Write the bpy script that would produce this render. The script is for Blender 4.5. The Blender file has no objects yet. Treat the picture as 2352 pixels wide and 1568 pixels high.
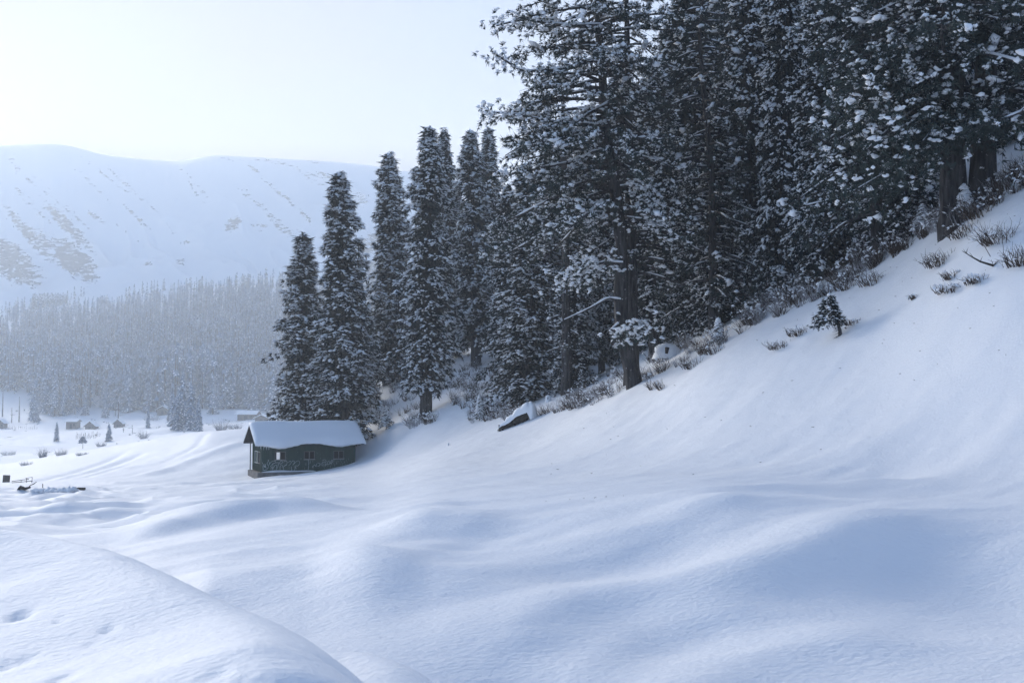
import bpy, math, random
import numpy as np
from mathutils import Vector, Matrix

# ---------------------------------------------------------------- camera, sky, sun, exposure
FPX, CU, CV = 2613.0, 1176.0, 784.0          # lens in units of a 2352 x 1568 print
PITCH = math.atan((923.0 - CV) / FPX)
scene = bpy.context.scene
cam_d = bpy.data.cameras.new('camera')
cam = bpy.data.objects.new('camera', cam_d)
scene.collection.objects.link(cam)
cam.location = (0, 0, 0)
cam.rotation_euler = (math.radians(90) + PITCH, 0, 0)
cam_d.sensor_width = 36.0
cam_d.lens = 36.0 * FPX / 2352.0
cam_d.clip_start = 0.1
cam_d.clip_end = 9000
cam_d.dof.use_dof = True
cam_d.dof.focus_distance = 75
cam_d.dof.aperture_fstop = 3.5
scene.camera = cam

SUN_EL, SUN_AZ = math.radians(12.5), math.radians(-34.0)   # azimuth from +Y, negative = left
SUN_STRENGTH = 4.2
SKY_STRENGTH = 0.15
EXPOSURE = 0.84
HAZE_DENSITY = 0.00046
world = bpy.data.worlds.new('World')
scene.world = world
world.use_nodes = True
wt = world.node_tree
wt.nodes.clear()
def N(tree, typ, **kw):
    n = tree.nodes.new(typ)
    for k, v in kw.items():
        setattr(n, k, v)
    return n
wo = N(wt, 'ShaderNodeOutputWorld'); wb = N(wt, 'ShaderNodeBackground')
wb.inputs['Strength'].default_value = SKY_STRENGTH
sky = N(wt, 'ShaderNodeTexSky', sky_type='NISHITA')
sky.sun_disc = False
sky.sun_elevation = SUN_EL
sky.sun_rotation = SUN_AZ
sky.altitude = 2500
sky.air_density = 1.0; sky.dust_density = 0.2; sky.ozone_density = 3.0
tc = N(wt, 'ShaderNodeTexCoord')
# thin high cloud: dense towards the low sun, thinning overhead, broken by soft noise
dotn = N(wt, 'ShaderNodeVectorMath', operation='DOT_PRODUCT')
nrm = N(wt, 'ShaderNodeVectorMath', operation='NORMALIZE')
wt.links.new(tc.outputs['Generated'], nrm.inputs[0])
wt.links.new(nrm.outputs[0], dotn.inputs[0])
dotn.inputs[1].default_value = (math.sin(SUN_AZ) * 0.9, math.cos(SUN_AZ) * 0.9, 0.1)
sep = N(wt, 'ShaderNodeSeparateXYZ'); wt.links.new(nrm.outputs[0], sep.inputs[0])
mapn = N(wt, 'ShaderNodeMapping'); mapn.inputs['Scale'].default_value = (1.1, 1.1, 3.2)
wt.links.new(nrm.outputs[0], mapn.inputs[0])
cn = N(wt, 'ShaderNodeTexNoise'); cn.inputs['Scale'].default_value = 2.6; cn.inputs['Detail'].default_value = 5; cn.inputs['Roughness'].default_value = 0.5
wt.links.new(mapn.outputs[0], cn.inputs['Vector'])
def M(tree, op, a, b=None, c=None, clamp=False):
    n = tree.nodes.new('ShaderNodeMath'); n.operation = op; n.use_clamp = clamp
    for i, x in enumerate((a, b, c)):
        if x is None: continue
        if isinstance(x, (int, float)): n.inputs[i].default_value = x
        else: tree.links.new(x, n.inputs[i])
    return n.outputs[0]
side = M(wt, 'MULTIPLY_ADD', dotn.outputs['Value'], 1.0, 0.16)
high = M(wt, 'MULTIPLY', M(wt, 'MAXIMUM', sep.outputs['Z'], 0.0), 0.8)
fac0 = M(wt, 'SUBTRACT', side, high)
fac = M(wt, 'ADD', fac0, M(wt, 'MULTIPLY', M(wt, 'SUBTRACT', cn.outputs['Fac'], 0.5), 0.55), clamp=True)
ccol = N(wt, 'ShaderNodeMix', data_type='RGBA')
ccol.inputs['A'].default_value = (1.62, 1.38, 1.14, 1)
ccol.inputs['B'].default_value = (29, 22, 15.5, 1)
wt.links.new(M(wt, 'SUBTRACT', M(wt, 'POWER', M(wt, 'MAXIMUM', dotn.outputs['Value'], 0.0), 4.0), M(wt, 'MULTIPLY_ADD', sep.outputs['Z'], 1.2, M(wt, 'MULTIPLY', cn.outputs['Fac'], 0.8)), clamp=True), ccol.inputs['Factor'])
wmix = N(wt, 'ShaderNodeMix', data_type='RGBA')
wt.links.new(fac, wmix.inputs['Factor'])
wt.links.new(sky.outputs[0], wmix.inputs['A'])
wt.links.new(ccol.outputs['Result'], wmix.inputs['B'])
wt.links.new(wmix.outputs['Result'], wb.inputs['Color'])
wt.links.new(wb.outputs[0], wo.inputs['Surface'])

sl = bpy.data.lights.new('sun', 'SUN')
sl.energy = SUN_STRENGTH; sl.angle = math.radians(30); sl.color = (1.0, 0.94, 0.86)
sun = bpy.data.objects.new('sun', sl); scene.collection.objects.link(sun)
sdir = Vector((math.sin(SUN_AZ) * math.cos(SUN_EL), math.cos(SUN_AZ) * math.cos(SUN_EL), math.sin(SUN_EL)))
sun.rotation_euler = sdir.to_track_quat('Z', 'Y').to_euler()
scene.view_settings.view_transform = 'Standard'
scene.view_settings.look = 'None'
scene.view_settings.exposure = EXPOSURE
scene.view_settings.gamma = 1
scene.view_settings.use_curve_mapping = False
scene.render.engine = 'CYCLES'
scene.cycles.max_bounces = 12
scene.cycles.diffuse_bounces = 3
scene.cycles.volume_bounces = 10
scene.cycles.caustics_reflective = False
scene.cycles.caustics_refractive = False
scene.cycles.use_denoising = True

rng = np.random.default_rng(7)
random.seed(7)

# ---------------------------------------------------------------- helpers
def tag(o, label=None, cat=None, group=None, kind=None):
    if label: o['label'] = label
    if cat: o['category'] = cat
    if group: o['group'] = group
    if kind: o['kind'] = kind
    return o

def link(o, parent=None):
    scene.collection.objects.link(o)
    if parent is not None: o.parent = parent
    return o

def empty(name, loc, rz=0.0):
    o = bpy.data.objects.new(name, None); link(o)
    o.location = loc; o.rotation_euler = (0, 0, rz); o.empty_display_size = 0.3
    return o

def mesh_np(name, V, F, mats, midx=None, smooth=False):
    """V (n,3), F (m,3) or (m,4)"""
    me = bpy.data.meshes.new(name)
    V = np.asarray(V, dtype=np.float32); F = np.asarray(F, dtype=np.int32)
    n, k = F.shape
    me.vertices.add(len(V)); me.vertices.foreach_set('co', V.ravel())
    me.loops.add(n * k); me.loops.foreach_set('vertex_index', F.ravel())
    me.polygons.add(n)
    me.polygons.foreach_set('loop_start', np.arange(0, n * k, k, dtype=np.int32))
    me.polygons.foreach_set('loop_total', np.full(n, k, dtype=np.int32))
    for m in (mats if isinstance(mats, (list, tuple)) else [mats]): me.materials.append(m)
    if midx is not None: me.polygons.foreach_set('material_index', np.asarray(midx, dtype=np.int32))
    me.polygons.foreach_set('use_smooth', np.full(n, smooth, dtype=bool))
    me.update(calc_edges=True)
    return me

def obj(name, me, parent=None):
    return link(bpy.data.objects.new(name, me), parent)

class Geo:
    """collects triangles"""
    def __init__(s): s.V = []; s.F = []; s.M = []; s.n = 0
    def add(s, V, F, m=0):
        V = np.asarray(V, float).reshape(-1, 3); F = np.asarray(F, int)
        if F.size == 0: return
        if F.shape[1] == 4: F = np.vstack([F[:, [0, 1, 2]], F[:, [0, 2, 3]]])
        s.V.append(V); s.F.append(F + s.n); s.M.append(np.full(len(F), m)); s.n += len(V)
    def box(s, x0, x1, y0, y1, z0, z1, m=0):
        V = [(x, y, z) for x in (x0, x1) for y in (y0, y1) for z in (z0, z1)]
        s.add(V, [(0, 1, 3, 2), (4, 6, 7, 5), (0, 4, 5, 1), (2, 3, 7, 6), (0, 2, 6, 4), (1, 5, 7, 3)], m)
    def tube(s, P, R, sides=6, m=0, cap=True, squash=None):
        P = np.asarray(P, float); k = len(P); R = np.broadcast_to(np.asarray(R, float), (k,))
        T = np.gradient(P, axis=0); T /= np.linalg.norm(T, axis=1)[:, None] + 1e-9
        ref = np.where(np.abs(T[:, 2:3]) > 0.9, np.array([[1., 0, 0]]), np.array([[0, 0, 1.]]))
        A = np.cross(T, ref); A /= np.linalg.norm(A, axis=1)[:, None] + 1e-9
        B = np.cross(T, A)
        an = np.linspace(0, 2 * np.pi, sides, endpoint=False)
        V = P[:, None, :] + R[:, None, None] * (np.cos(an)[None, :, None] * A[:, None, :] + np.sin(an)[None, :, None] * B[:, None, :])
        i = np.arange(k - 1)[:, None] * sides; j = np.arange(sides)[None, :]; j2 = (j + 1) % sides
        F = np.stack([i + j, i + j2, i + sides + j2, i + sides + j], -1).reshape(-1, 4)
        s.add(V.reshape(-1, 3), F, m)
        if cap:
            s.add(np.vstack([V[-1], P[-1:]]), [(a, (a + 1) % sides, sides) for a in range(sides)], m)
            s.add(np.vstack([V[0], P[:1]]), [((a + 1) % sides, a, sides) for a in range(sides)], m)
    def mesh(s, name, mats, smooth=False):
        return mesh_np(name, np.vstack(s.V), np.vstack(s.F), mats, np.concatenate(s.M), smooth)

# value noise
def _h(ix, iy, seed):
    n = (ix * 374761393 + iy * 668265263 + seed * 974634777) & 0xffffffff
    n = ((n ^ (n >> 13)) * 1274126177) & 0xffffffff
    return ((n ^ (n >> 16)) & 0xffff) / 65535.0
def vnoise(x, y, seed=0):
    x = np.asarray(x, float); y = np.asarray(y, float)
    ix = np.floor(x).astype(np.int64); iy = np.floor(y).astype(np.int64)
    fx = x - ix; fy = y - iy
    fx = fx * fx * fx * (fx * (fx * 6 - 15) + 10); fy = fy * fy * fy * (fy * (fy * 6 - 15) + 10)
    a = _h(ix, iy, seed); b = _h(ix + 1, iy, seed); c = _h(ix, iy + 1, seed); d = _h(ix + 1, iy + 1, seed)
    return (a * (1 - fx) + b * fx) * (1 - fy) + (c * (1 - fx) + d * fx) * fy
def fbm(x, y, seed=0, oct=4, gain=0.5):
    s = 0; a = 1; t = 0
    for o in range(oct):
        s = s + a * (vnoise(x * 2 ** o, y * 2 ** o, seed + o * 17) - 0.5); t += a; a *= gain
    return s / t * 2      # about -1..1

def pchip(xk, yk, x):
    xk = np.asarray(xk, float); yk = np.asarray(yk, float)
    h = np.diff(xk); dl = np.diff(yk) / h
    m = np.zeros(len(xk)); m[0] = dl[0]; m[-1] = dl[-1]
    for i in range(1, len(xk) - 1):
        if dl[i - 1] * dl[i] > 0:
            w1 = 2 * h[i] + h[i - 1]; w2 = h[i] + 2 * h[i - 1]
            m[i] = (w1 + w2) / (w1 / dl[i - 1] + w2 / dl[i])
    i = np.clip(np.searchsorted(xk, x) - 1, 0, len(h) - 1)
    t = np.clip((x - xk[i]) / h[i], 0, 1)
    return ((1 + 2 * t) * (1 - t) ** 2 * yk[i] + t * (1 - t) ** 2 * h[i] * m[i] + t * t * (3 - 2 * t) * yk[i + 1] + t * t * (t - 1) * h[i] * m[i + 1])

CP, SP = math.cos(PITCH), math.sin(PITCH)
def ray(u, v):
    xc = (u - CU) / FPX; yc = -(v - CV) / FPX
    return xc / (CP - yc * SP), (SP + yc * CP) / (CP - yc * SP)     # x/y , z/y
def P(u, v, d):
    a, b = ray(u, v); return np.array([a * d, d, b * d])

# ---------------------------------------------------------------- materials
def new_mat(name):
    m = bpy.data.materials.new(name); m.use_nodes = True
    t = m.node_tree; b = t.nodes['Principled BSDF']
    return m, t, b
def simple(name, col, rough=0.8, var=0.0, scale=3.0, bump=0.0, bscale=20.0, stretch=(1, 1, 1), spec=0.2, col2=None):
    m, t, b = new_mat(name)
    b.inputs['Base Color'].default_value = (*col, 1); b.inputs['Roughness'].default_value = rough
    b.inputs['Specular IOR Level'].default_value = spec
    tcn = N(t, 'ShaderNodeTexCoord'); mp = N(t, 'ShaderNodeMapping'); mp.inputs['Scale'].default_value = stretch
    t.links.new(tcn.outputs['Object'], mp.inputs[0])
    if var > 0 or col2:
        n = N(t, 'ShaderNodeTexNoise'); n.inputs['Scale'].default_value = scale; n.inputs['Detail'].default_value = 6
        t.links.new(mp.outputs[0], n.inputs['Vector'])
        r = N(t, 'ShaderNodeValToRGB')
        c2 = col2 or tuple(c * (1 + var) for c in col)
        c1 = col if col2 else tuple(c * (1 - var) for c in col)
        r.color_ramp.elements[0].position = 0.35; r.color_ramp.elements[1].position = 0.65
        r.color_ramp.elements[0].color = (*c1, 1); r.color_ramp.elements[1].color = (*c2, 1)
        t.links.new(n.outputs['Fac'], r.inputs[0]); t.links.new(r.outputs[0], b.inputs['Base Color'])
    if bump > 0:
        n2 = N(t, 'ShaderNodeTexNoise'); n2.inputs['Scale'].default_value = bscale; n2.inputs['Detail'].default_value = 4
        t.links.new(mp.outputs[0], n2.inputs['Vector'])
        bp = N(t, 'ShaderNodeBump'); bp.inputs['Strength'].default_value = 1.0; bp.inputs['Distance'].default_value = bump
        t.links.new(n2.outputs['Fac'], bp.inputs['Height']); t.links.new(bp.outputs[0], b.inputs['Normal'])
    return m

SNOWC = (0.86, 0.875, 0.90)
MAT = {}
def fleck_bark(m):
    """snow blown into the bark: small crusted flecks"""
    t = m.node_tree; b = t.nodes['Principled BSDF']; lk = b.inputs['Base Color'].links[0]; src_ = lk.from_socket
    tcn = N(t, 'ShaderNodeTexCoord'); n = N(t, 'ShaderNodeTexNoise'); n.inputs['Scale'].default_value = 5.5; n.inputs['Detail'].default_value = 7; n.inputs['Roughness'].default_value = 0.75
    t.links.new(tcn.outputs['Object'], n.inputs['Vector'])
    f = M(t, 'MULTIPLY', M(t, 'SUBTRACT', n.outputs['Fac'], 0.62), 18.0, clamp=True)
    mx = N(t, 'ShaderNodeMix', data_type='RGBA'); mx.inputs['B'].default_value = (*SNOWC, 1)
    t.links.new(f, mx.inputs['Factor']); t.links.new(src_, mx.inputs['A']); t.links.new(mx.outputs['Result'], b.inputs['Base Color'])
def snow_material(name, near=True, rock=False):
    m, t, b = new_mat(name)
    b.inputs['Roughness'].default_value = 0.65; b.inputs['Specular IOR Level'].default_value = 0.25
    g = N(t, 'ShaderNodeNewGeometry')
    rgb = N(t, 'ShaderNodeRGB'); rgb.outputs[0].default_value = (*SNOWC, 1)
    out = rgb.outputs[0]
    if rock:
        at = N(t, 'ShaderNodeAttribute', attribute_name='scrub')
        n = N(t, 'ShaderNodeTexNoise'); n.inputs['Scale'].default_value = 0.11; n.inputs['Detail'].default_value = 8; n.inputs['Roughness'].default_value = 0.7
        mp = N(t, 'ShaderNodeMapping'); mp.inputs['Rotation'].default_value = (0, 0.5, 0); mp.inputs['Scale'].default_value = (0.7, 0.5, 2.2)
        t.links.new(g.outputs['Position'], mp.inputs[0]); t.links.new(mp.outputs[0], n.inputs['Vector'])
        f = M(t, 'ADD', at.outputs['Fac'], M(t, 'MULTIPLY_ADD', n.outputs['Fac'], 1.5, -0.25))
        f = M(t, 'MULTIPLY', M(t, 'SUBTRACT', f, 0.89), 9.0, clamp=True)
        mx = N(t, 'ShaderNodeMix', data_type='RGBA'); mx.inputs['B'].default_value = (0.018, 0.030, 0.045, 1)
        t.links.new(out, mx.inputs['A']); t.links.new(f, mx.inputs['Factor'])
        out = mx.outputs['Result']
    t.links.new(out, b.inputs['Base Color'])
    # wind-packed surface: soft dimples, then finer grain, laid out along the wind
    mp = N(t, 'ShaderNodeMapping'); mp.inputs['Rotation'].default_value = (0, 0, math.radians(-38)); mp.inputs['Scale'].default_value = (1.0, 1.5, 1.0)
    t.links.new(g.outputs['Position'], mp.inputs[0])
    n1 = N(t, 'ShaderNodeTexNoise'); n1.inputs['Scale'].default_value = 13.0; n1.inputs['Detail'].default_value = 3; n1.inputs['Roughness'].default_value = 0.55
    t.links.new(mp.outputs[0], n1.inputs['Vector'])
    n2 = N(t, 'ShaderNodeTexNoise'); n2.inputs['Scale'].default_value = 0.55; n2.inputs['Detail'].default_value = 4; n2.inputs['Roughness'].default_value = 0.6
    mp2 = N(t, 'ShaderNodeMapping'); mp2.inputs['Rotation'].default_value = (0, 0, math.radians(-25)); mp2.inputs['Scale'].default_value = (0.6, 1.7, 1.0)
    t.links.new(g.outputs['Position'], mp2.inputs[0]); t.links.new(mp2.outputs[0], n2.inputs['Vector'])
    b1 = N(t, 'ShaderNodeBump'); b1.inputs['Distance'].default_value = 0.016 if near else 0.006
    b1.inputs['Strength'].default_value = 1.0
    t.links.new(n1.outputs['Fac'], b1.inputs['Height'])
    b2 = N(t, 'ShaderNodeBump'); b2.inputs['Distance'].default_value = 0.045 if near else 0.01
    t.links.new(n2.outputs['Fac'], b2.inputs['Height']); t.links.new(b1.outputs[0], b2.inputs['Normal'])
    t.links.new(b2.outputs[0], b.inputs['Normal'])
    return m
MAT['ground'] = snow_material('snow_ground', True, True)
MAT['snow'] = snow_material('snow_plain', False)
MAT['treesnow'] = simple('snow_on_trees', SNOWC, 0.7, spec=0.2)
MAT['needles'] = simple('fir_needles', (0.014, 0.022, 0.022), 0.8, col2=(0.034, 0.046, 0.044), scale=1.3, spec=0.25)
MAT['pine_needles'] = simple('pine_needles', (0.022, 0.034, 0.031), 0.8, col2=(0.050, 0.070, 0.064), scale=0.9, spec=0.25)
MAT['bark'] = simple('bark', (0.014, 0.013, 0.014), 0.95, col2=(0.085, 0.080, 0.080), scale=7, bump=0.09, bscale=14, stretch=(1, 1, 0.14))
MAT['frosthaze_needles'] = simple('valley_needles_frost_haze', (0.12, 0.18, 0.26), 0.9, col2=(0.25, 0.33, 0.44), scale=40)  # frosted needles; blue, pale tone of the valley haze put into their colour too
MAT['twig'] = simple('twig', (0.040, 0.028, 0.022), 0.9, col2=(0.085, 0.062, 0.048), scale=2)
MAT['twigfrost'] = simple('frosted_twig', (0.16, 0.15, 0.15), 0.85, col2=(0.5, 0.5, 0.52), scale=3)
fleck_bark(MAT['bark'])
MAT['deadwood'] = simple('dead_wood', (0.030, 0.026, 0.024), 0.9, col2=(0.075, 0.065, 0.058), scale=6, bump=0.04, bscale=12)
MAT['greyscrub'] = simple('scrub', (0.22, 0.225, 0.24), 0.9, col2=(0.38, 0.39, 0.41), scale=0.5)
MAT['darkscrub'] = simple('mountain_scrub', (0.015, 0.026, 0.038), 0.9)
MAT['hutwall'] = simple('hut_boards', (0.10, 0.085, 0.075), 0.9, col2=(0.16, 0.14, 0.12), scale=4)
MAT['siding'] = simple('green_siding', (0.020, 0.052, 0.043), 0.65, col2=(0.032, 0.070, 0.058), scale=2.2, stretch=(2.0, 1, 0.5), spec=0.15)
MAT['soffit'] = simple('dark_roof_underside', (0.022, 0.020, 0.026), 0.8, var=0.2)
MAT['frame'] = simple('weathered_frame', (0.15, 0.155, 0.155), 0.7, var=0.2)
MAT['whiteframe'] = simple('pale_frame', (0.36, 0.38, 0.38), 0.6, var=0.12)
MAT['glass'] = simple('dark_glass', (0.008, 0.010, 0.012), 0.7, spec=0.05)
MAT['paint'] = simple('white_spray_paint', (0.55, 0.60, 0.60), 0.8, col2=(0.30, 0.36, 0.36), scale=10)
MAT['concrete'] = simple('concrete', (0.13, 0.125, 0.12), 0.9, col2=(0.21, 0.2, 0.19), scale=3, bump=0.01)
MAT['ice'] = simple('ice', (0.65, 0.70, 0.75), 0.15, spec=0.5)
MAT['post'] = simple('grey_post', (0.09, 0.085, 0.085), 0.8, var=0.2)

# ---------------------------------------------------------------- terrain
def z(h): return ('z', h)
COLS = {
 -1800: [(2, z(-1.3)), (8, z(-1.4)), (15, z(-1.8)), (40, z(-4.5)), (100, z(-8)), (228.9, z(-12)), (621.5, z(-12)), (1265.1, z(15)), (1814.5, z(90)), (2050, z(90))],
 -700: [(2, z(-2.22)), (14, z(-2.5)), (20, z(-2.6)), (40, z(-4.6)), (100, z(-8)), (160, z(-10)), (287.8, z(-12)), (621.5, z(-12)), (700, 960), (825.6, 900), (1265.1, 770), (1469.2, 720), (1563.4, 560), (1814.5, 385), (2050, z(200))],
 0: [(2, z(-2.22)), (14, z(-2.2)), (15, 1232), (20, 1252), (28, 1224), (35, 1200), (50, 1160), (70, 1135), (96, 1115), (125, 1090), (150, 1068), (179.8, 1080), (287.8, 1066), (425.2, 1030), (621.5, 985), (700, 950), (825.6, 885), (1265.1, 738), (1312.2, 730), (1469.2, 677), (1516.3, 650), (1641.9, 480), (1814.5, 333), (1955.8, 350), (2050, 560)],
 120: [(2, z(-2.22)), (14, z(-2.2)), (15, 1250), (20, 1264), (28, 1232), (35, 1205), (50, 1162), (70, 1135), (96, 1112), (125, 1075), (148, 1049), (179.8, 1060), (287.8, 1055), (425.2, 1022), (621.5, 982), (700, 948), (825.6, 885), (1265.1, 722), (1312.2, 715), (1469.2, 677), (1516.3, 645), (1641.9, 480), (1814.5, 331), (1955.8, 350), (2050, 560)],
 250: [(2, z(-2.22)), (14, z(-2.2)), (18, 1290), (24, 1252), (32, 1215), (45, 1168), (65, 1135), (96, 1105), (125, 1060), (145, 1027), (170, 1040), (287.8, 1040), (425.2, 1015), (621.5, 978), (700, 945), (825.6, 880), (1265.1, 702), (1312.2, 697), (1469.2, 670), (1516.3, 640), (1641.9, 490), (1814.5, 360), (1955.8, 370), (2050, 560)],
 380: [(2, z(-2.22)), (12, z(-2.22)), (16, 1300), (22, 1245), (31, 1196), (45, 1155), (67, 1128), (94, 1104), (120, 1045), (138, 1004), (160, 1015), (287.8, 1020), (425.2, 1002), (621.5, 970), (700, 940), (825.6, 875), (1265.1, 682), (1312.2, 677), (1469.2, 660), (1516.3, 630), (1641.9, 490), (1814.5, 373), (1955.8, 380), (2050, 560)],
 500: [(2, z(-2.22)), (12, z(-2.22)), (13, 1348), (17, 1275), (24, 1215), (34, 1172), (50, 1140), (70, 1118), (92, 1105), (112, 1035), (130, 987), (150, 990), (287.8, 1005), (425.2, 993), (621.5, 965), (700, 935), (825.6, 870), (1265.1, 662), (1312.2, 657), (1469.2, 650), (1516.3, 620), (1641.9, 480), (1814.5, 358), (1955.8, 370), (2050, 560)],
 700: [(2, z(-2.22)), (10.5, z(-2.22)), (13, 1345), (17, 1265), (24, 1195), (34, 1158), (50, 1125), (70, 1104), (90, 1090), (94, 1085), (100, 1062), (112, 1012), (125, 985), (150, 975), (287.8, 985), (425.2, 985), (621.5, 960), (700, 935), (825.6, 860), (1265.1, 645), (1312.2, 640), (1469.2, 640), (1516.3, 610), (1641.9, 490), (1814.5, 369), (1955.8, 380), (2050, 560)],
 850: [(2, z(-2.3)), (8, z(-2.28)), (10.5, z(-2.2)), (13, 1320), (18, 1225), (25, 1180), (35, 1150), (50, 1115), (70, 1090), (85, 1072), (93, 1062), (100, 1020), (105, 990), (112, 940), (120, 895), (140, 880), (228.9, 930), (425.2, 950), (621.5, 945), (700, 925), (825.6, 860), (1265.1, 640), (1469.2, 635), (1516.3, 610), (1641.9, 500), (1814.5, 384), (1955.8, 390), (2050, 560)],
 1000: [(2, z(-2.3)), (8, z(-2.3)), (10.5, z(-2.24)), (13, z(-2.10)), (15.6, z(-1.93)), (18, 1183), (22, 1168), (30, 1140), (45, 1095), (60, 1062), (72, 1037), (80, 1020), (86, 987), (90, 957), (100, 915), (112, 865), (125, 832), (160, 790), (327, 820), (621.5, 880), (825.6, 850), (1265.1, 640), (1516.3, 600), (1814.5, 402), (2050, 560)],
 1176: [(2, z(-2.5)), (8, z(-2.38)), (10.5, z(-2.30)), (13, z(-2.15)), (16.2, z(-1.86)), (19, 1165), (25, 1145), (35, 1105), (48, 1065), (58, 1030), (64, 1003), (70, 972), (78, 945), (90, 895), (110, 830), (150, 740), (425.2, 620), (951.2, 560), (1814.5, 420), (2050, 560)],
 1450: [(2, z(-2.6)), (8, 1660), (10.2, 1510), (12, 1402), (14.2, 1285), (16.6, 1200), (19, 1147), (22, 1130), (27, 1118), (35, 1075), (43, 1005), (50, 940), (55, 896), (60, 874), (70, 848), (90, 790), (120, 720), (228.9, 600), (621.5, 480), (1814.5, 400), (2050, 500)],
 1700: [(2, z(-2.6)), (8, 1640), (10, 1490), (11.6, 1380), (13.6, 1272), (15.4, 1192), (17.5, 1142), (20, 1130), (24, 1118), (29, 1080), (35, 995), (40, 905), (45, 818), (48, 784), (54, 755), (70, 680), (100, 590), (228.9, 420), (1814.5, 380), (2050, 450)],
 2000: [(2, z(-2.5)), (8, 1610), (10, 1450), (11.6, 1340), (13.4, 1248), (15.3, 1174), (17, 1140), (19.5, 1146), (22, 1135), (25, 1105), (30, 985), (35, 850), (39, 735), (42, 665), (46, 620), (60, 520), (100, 400), (228.9, 280), (1814.5, 350), (2050, 450)],
 2352: [(2, z(-2.3)), (8, 1580), (10, 1425), (11.6, 1310), (13.4, 1230), (15.4, 1170), (17, 1150), (19, 1152), (21, 1120), (24, 1030), (27, 900), (30, 740), (33, 600), (36, 475), (39, 410), (45, 330), (60, 210), (100, 120), (1814.5, 300), (2050, 400)],
 2900: [(2, z(-2.0)), (7.5, 1440), (10.5, 1230), (14, 1080), (17, 1010), (20, 850), (24, 620), (28, 430), (33, 290), (40, 180), (60, 80), (1814.5, 250), (2050, 300)],
 4200: [(2, z(-1)), (6, z(-.3)), (10, z(1)), (20, z(8)), (40, z(20)), (100, z(45)), (1814.5, z(240)), (2050, z(240))],
}
POL = []
for u, lst in COLS.items():
    ph = math.atan((u - CU) / FPX)
    rz_ = []
    for d, v in lst:
        zz = v[1] if isinstance(v, tuple) else ray(u, v)[1] * d
        rz_.append((math.log(d / math.cos(ph)), zz))
    POL.append((ph, [(math.log(0.4), rz_[0][1])] + rz_))
POL.sort(key=lambda a: a[0])
back = [(math.log(.4), -1.6), (math.log(2), -1.6), (math.log(20), -1.2), (math.log(100), 4), (math.log(1700), 80), (math.log(2050), 80)]
POL = [(-math.pi, back), (math.radians(-95), [(math.log(.4), -1.5), (math.log(2), -1.3), (math.log(10), -1.6), (math.log(50), -5), (math.log(200), -10), (math.log(1200), 15), (math.log(2050), 90)])] + POL + \
      [(math.radians(95), [(math.log(.4), -1.4), (math.log(2), -.9), (math.log(10), 3), (math.log(40), 20), (math.log(100), 45), (math.log(2050), 220)]), (math.pi, back)]

front = np.radians(np.linspace(-26.5, 26.5, 621))
lside = np.radians(np.concatenate([np.linspace(-180, -50, 40), np.linspace(-48, -27, 40)]))
PHI = np.concatenate([lside, front, -lside[::-1]])
def spaced(segs):
    out = []
    for a, b, n in segs: out.append(np.exp(np.linspace(math.log(a), math.log(b), n, endpoint=False)))
    return np.concatenate(out + [[2050.0]])
RR = spaced([(0.4, 4, 14), (4, 20, 130), (20, 60, 90), (60, 175, 110), (175, 1100, 56), (1100, 1420, 26), (1420, 1850, 84), (1850, 2050, 8)])
LR = np.log(RR)
cz = np.array([pchip([a[0] for a in c], [a[1] for a in c], LR) for _, c in POL])      # col x r
pk = np.array([p for p, _ in POL])
Z = np.array([pchip(pk, cz[:, j], PHI) for j in range(len(RR))]).T                    # phi x r
# soften column joints
def blur(A, k):
    for _ in range(k):
        A[1:-1] = (A[:-2] + 2 * A[1:-1] + A[2:]) / 4
    return A
X = np.sin(PHI)[:, None] * RR[None, :]; Y = np.cos(PHI)[:, None] * RR[None, :]
nf = len(lside)
Zb = blur(Z.copy(), 260)
wfar = np.clip((RR - 20) / 30, 0, 1)[None, :] * np.clip((175 - RR) / 40, 0, 1)[None, :]
Z = Z * (1 - .6 * wfar) + Zb * .6 * wfar
NP_, NR_ = Z.shape
def H(x, y):
    x = np.asarray(x, float); y = np.asarray(y, float)
    ph = np.arctan2(x, y); lr = np.log(np.maximum(np.hypot(x, y), .41))
    i = np.clip(np.searchsorted(PHI, ph) - 1, 0, NP_ - 2); j = np.clip(np.searchsorted(LR, lr) - 1, 0, NR_ - 2)
    a = np.clip((ph - PHI[i]) / (PHI[i + 1] - PHI[i]), 0, 1); b = np.clip((lr - LR[j]) / (LR[j + 1] - LR[j]), 0, 1)
    return (Z[i, j] * (1 - a) + Z[i + 1, j] * a) * (1 - b) + (Z[i, j + 1] * (1 - a) + Z[i + 1, j + 1] * a) * b
def ground_at(u, d, v=900):
    x = ray(u, v)[0] * d
    return np.array([x, d, float(H(x, d))])
def hit(u, v, d0=5.0, d1=2040.0):
    """ground point seen at print position (u, v)"""
    a, b = ray(u, v)
    d = np.exp(np.linspace(math.log(d0), math.log(d1), 1500))
    g = H(a * d, d) - b * d
    k = np.argmax(g > 0)
    if g[k] <= 0: k = len(d) - 1
    dd = d[k]
    return np.array([a * dd, dd, float(H(a * dd, dd))])

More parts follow.
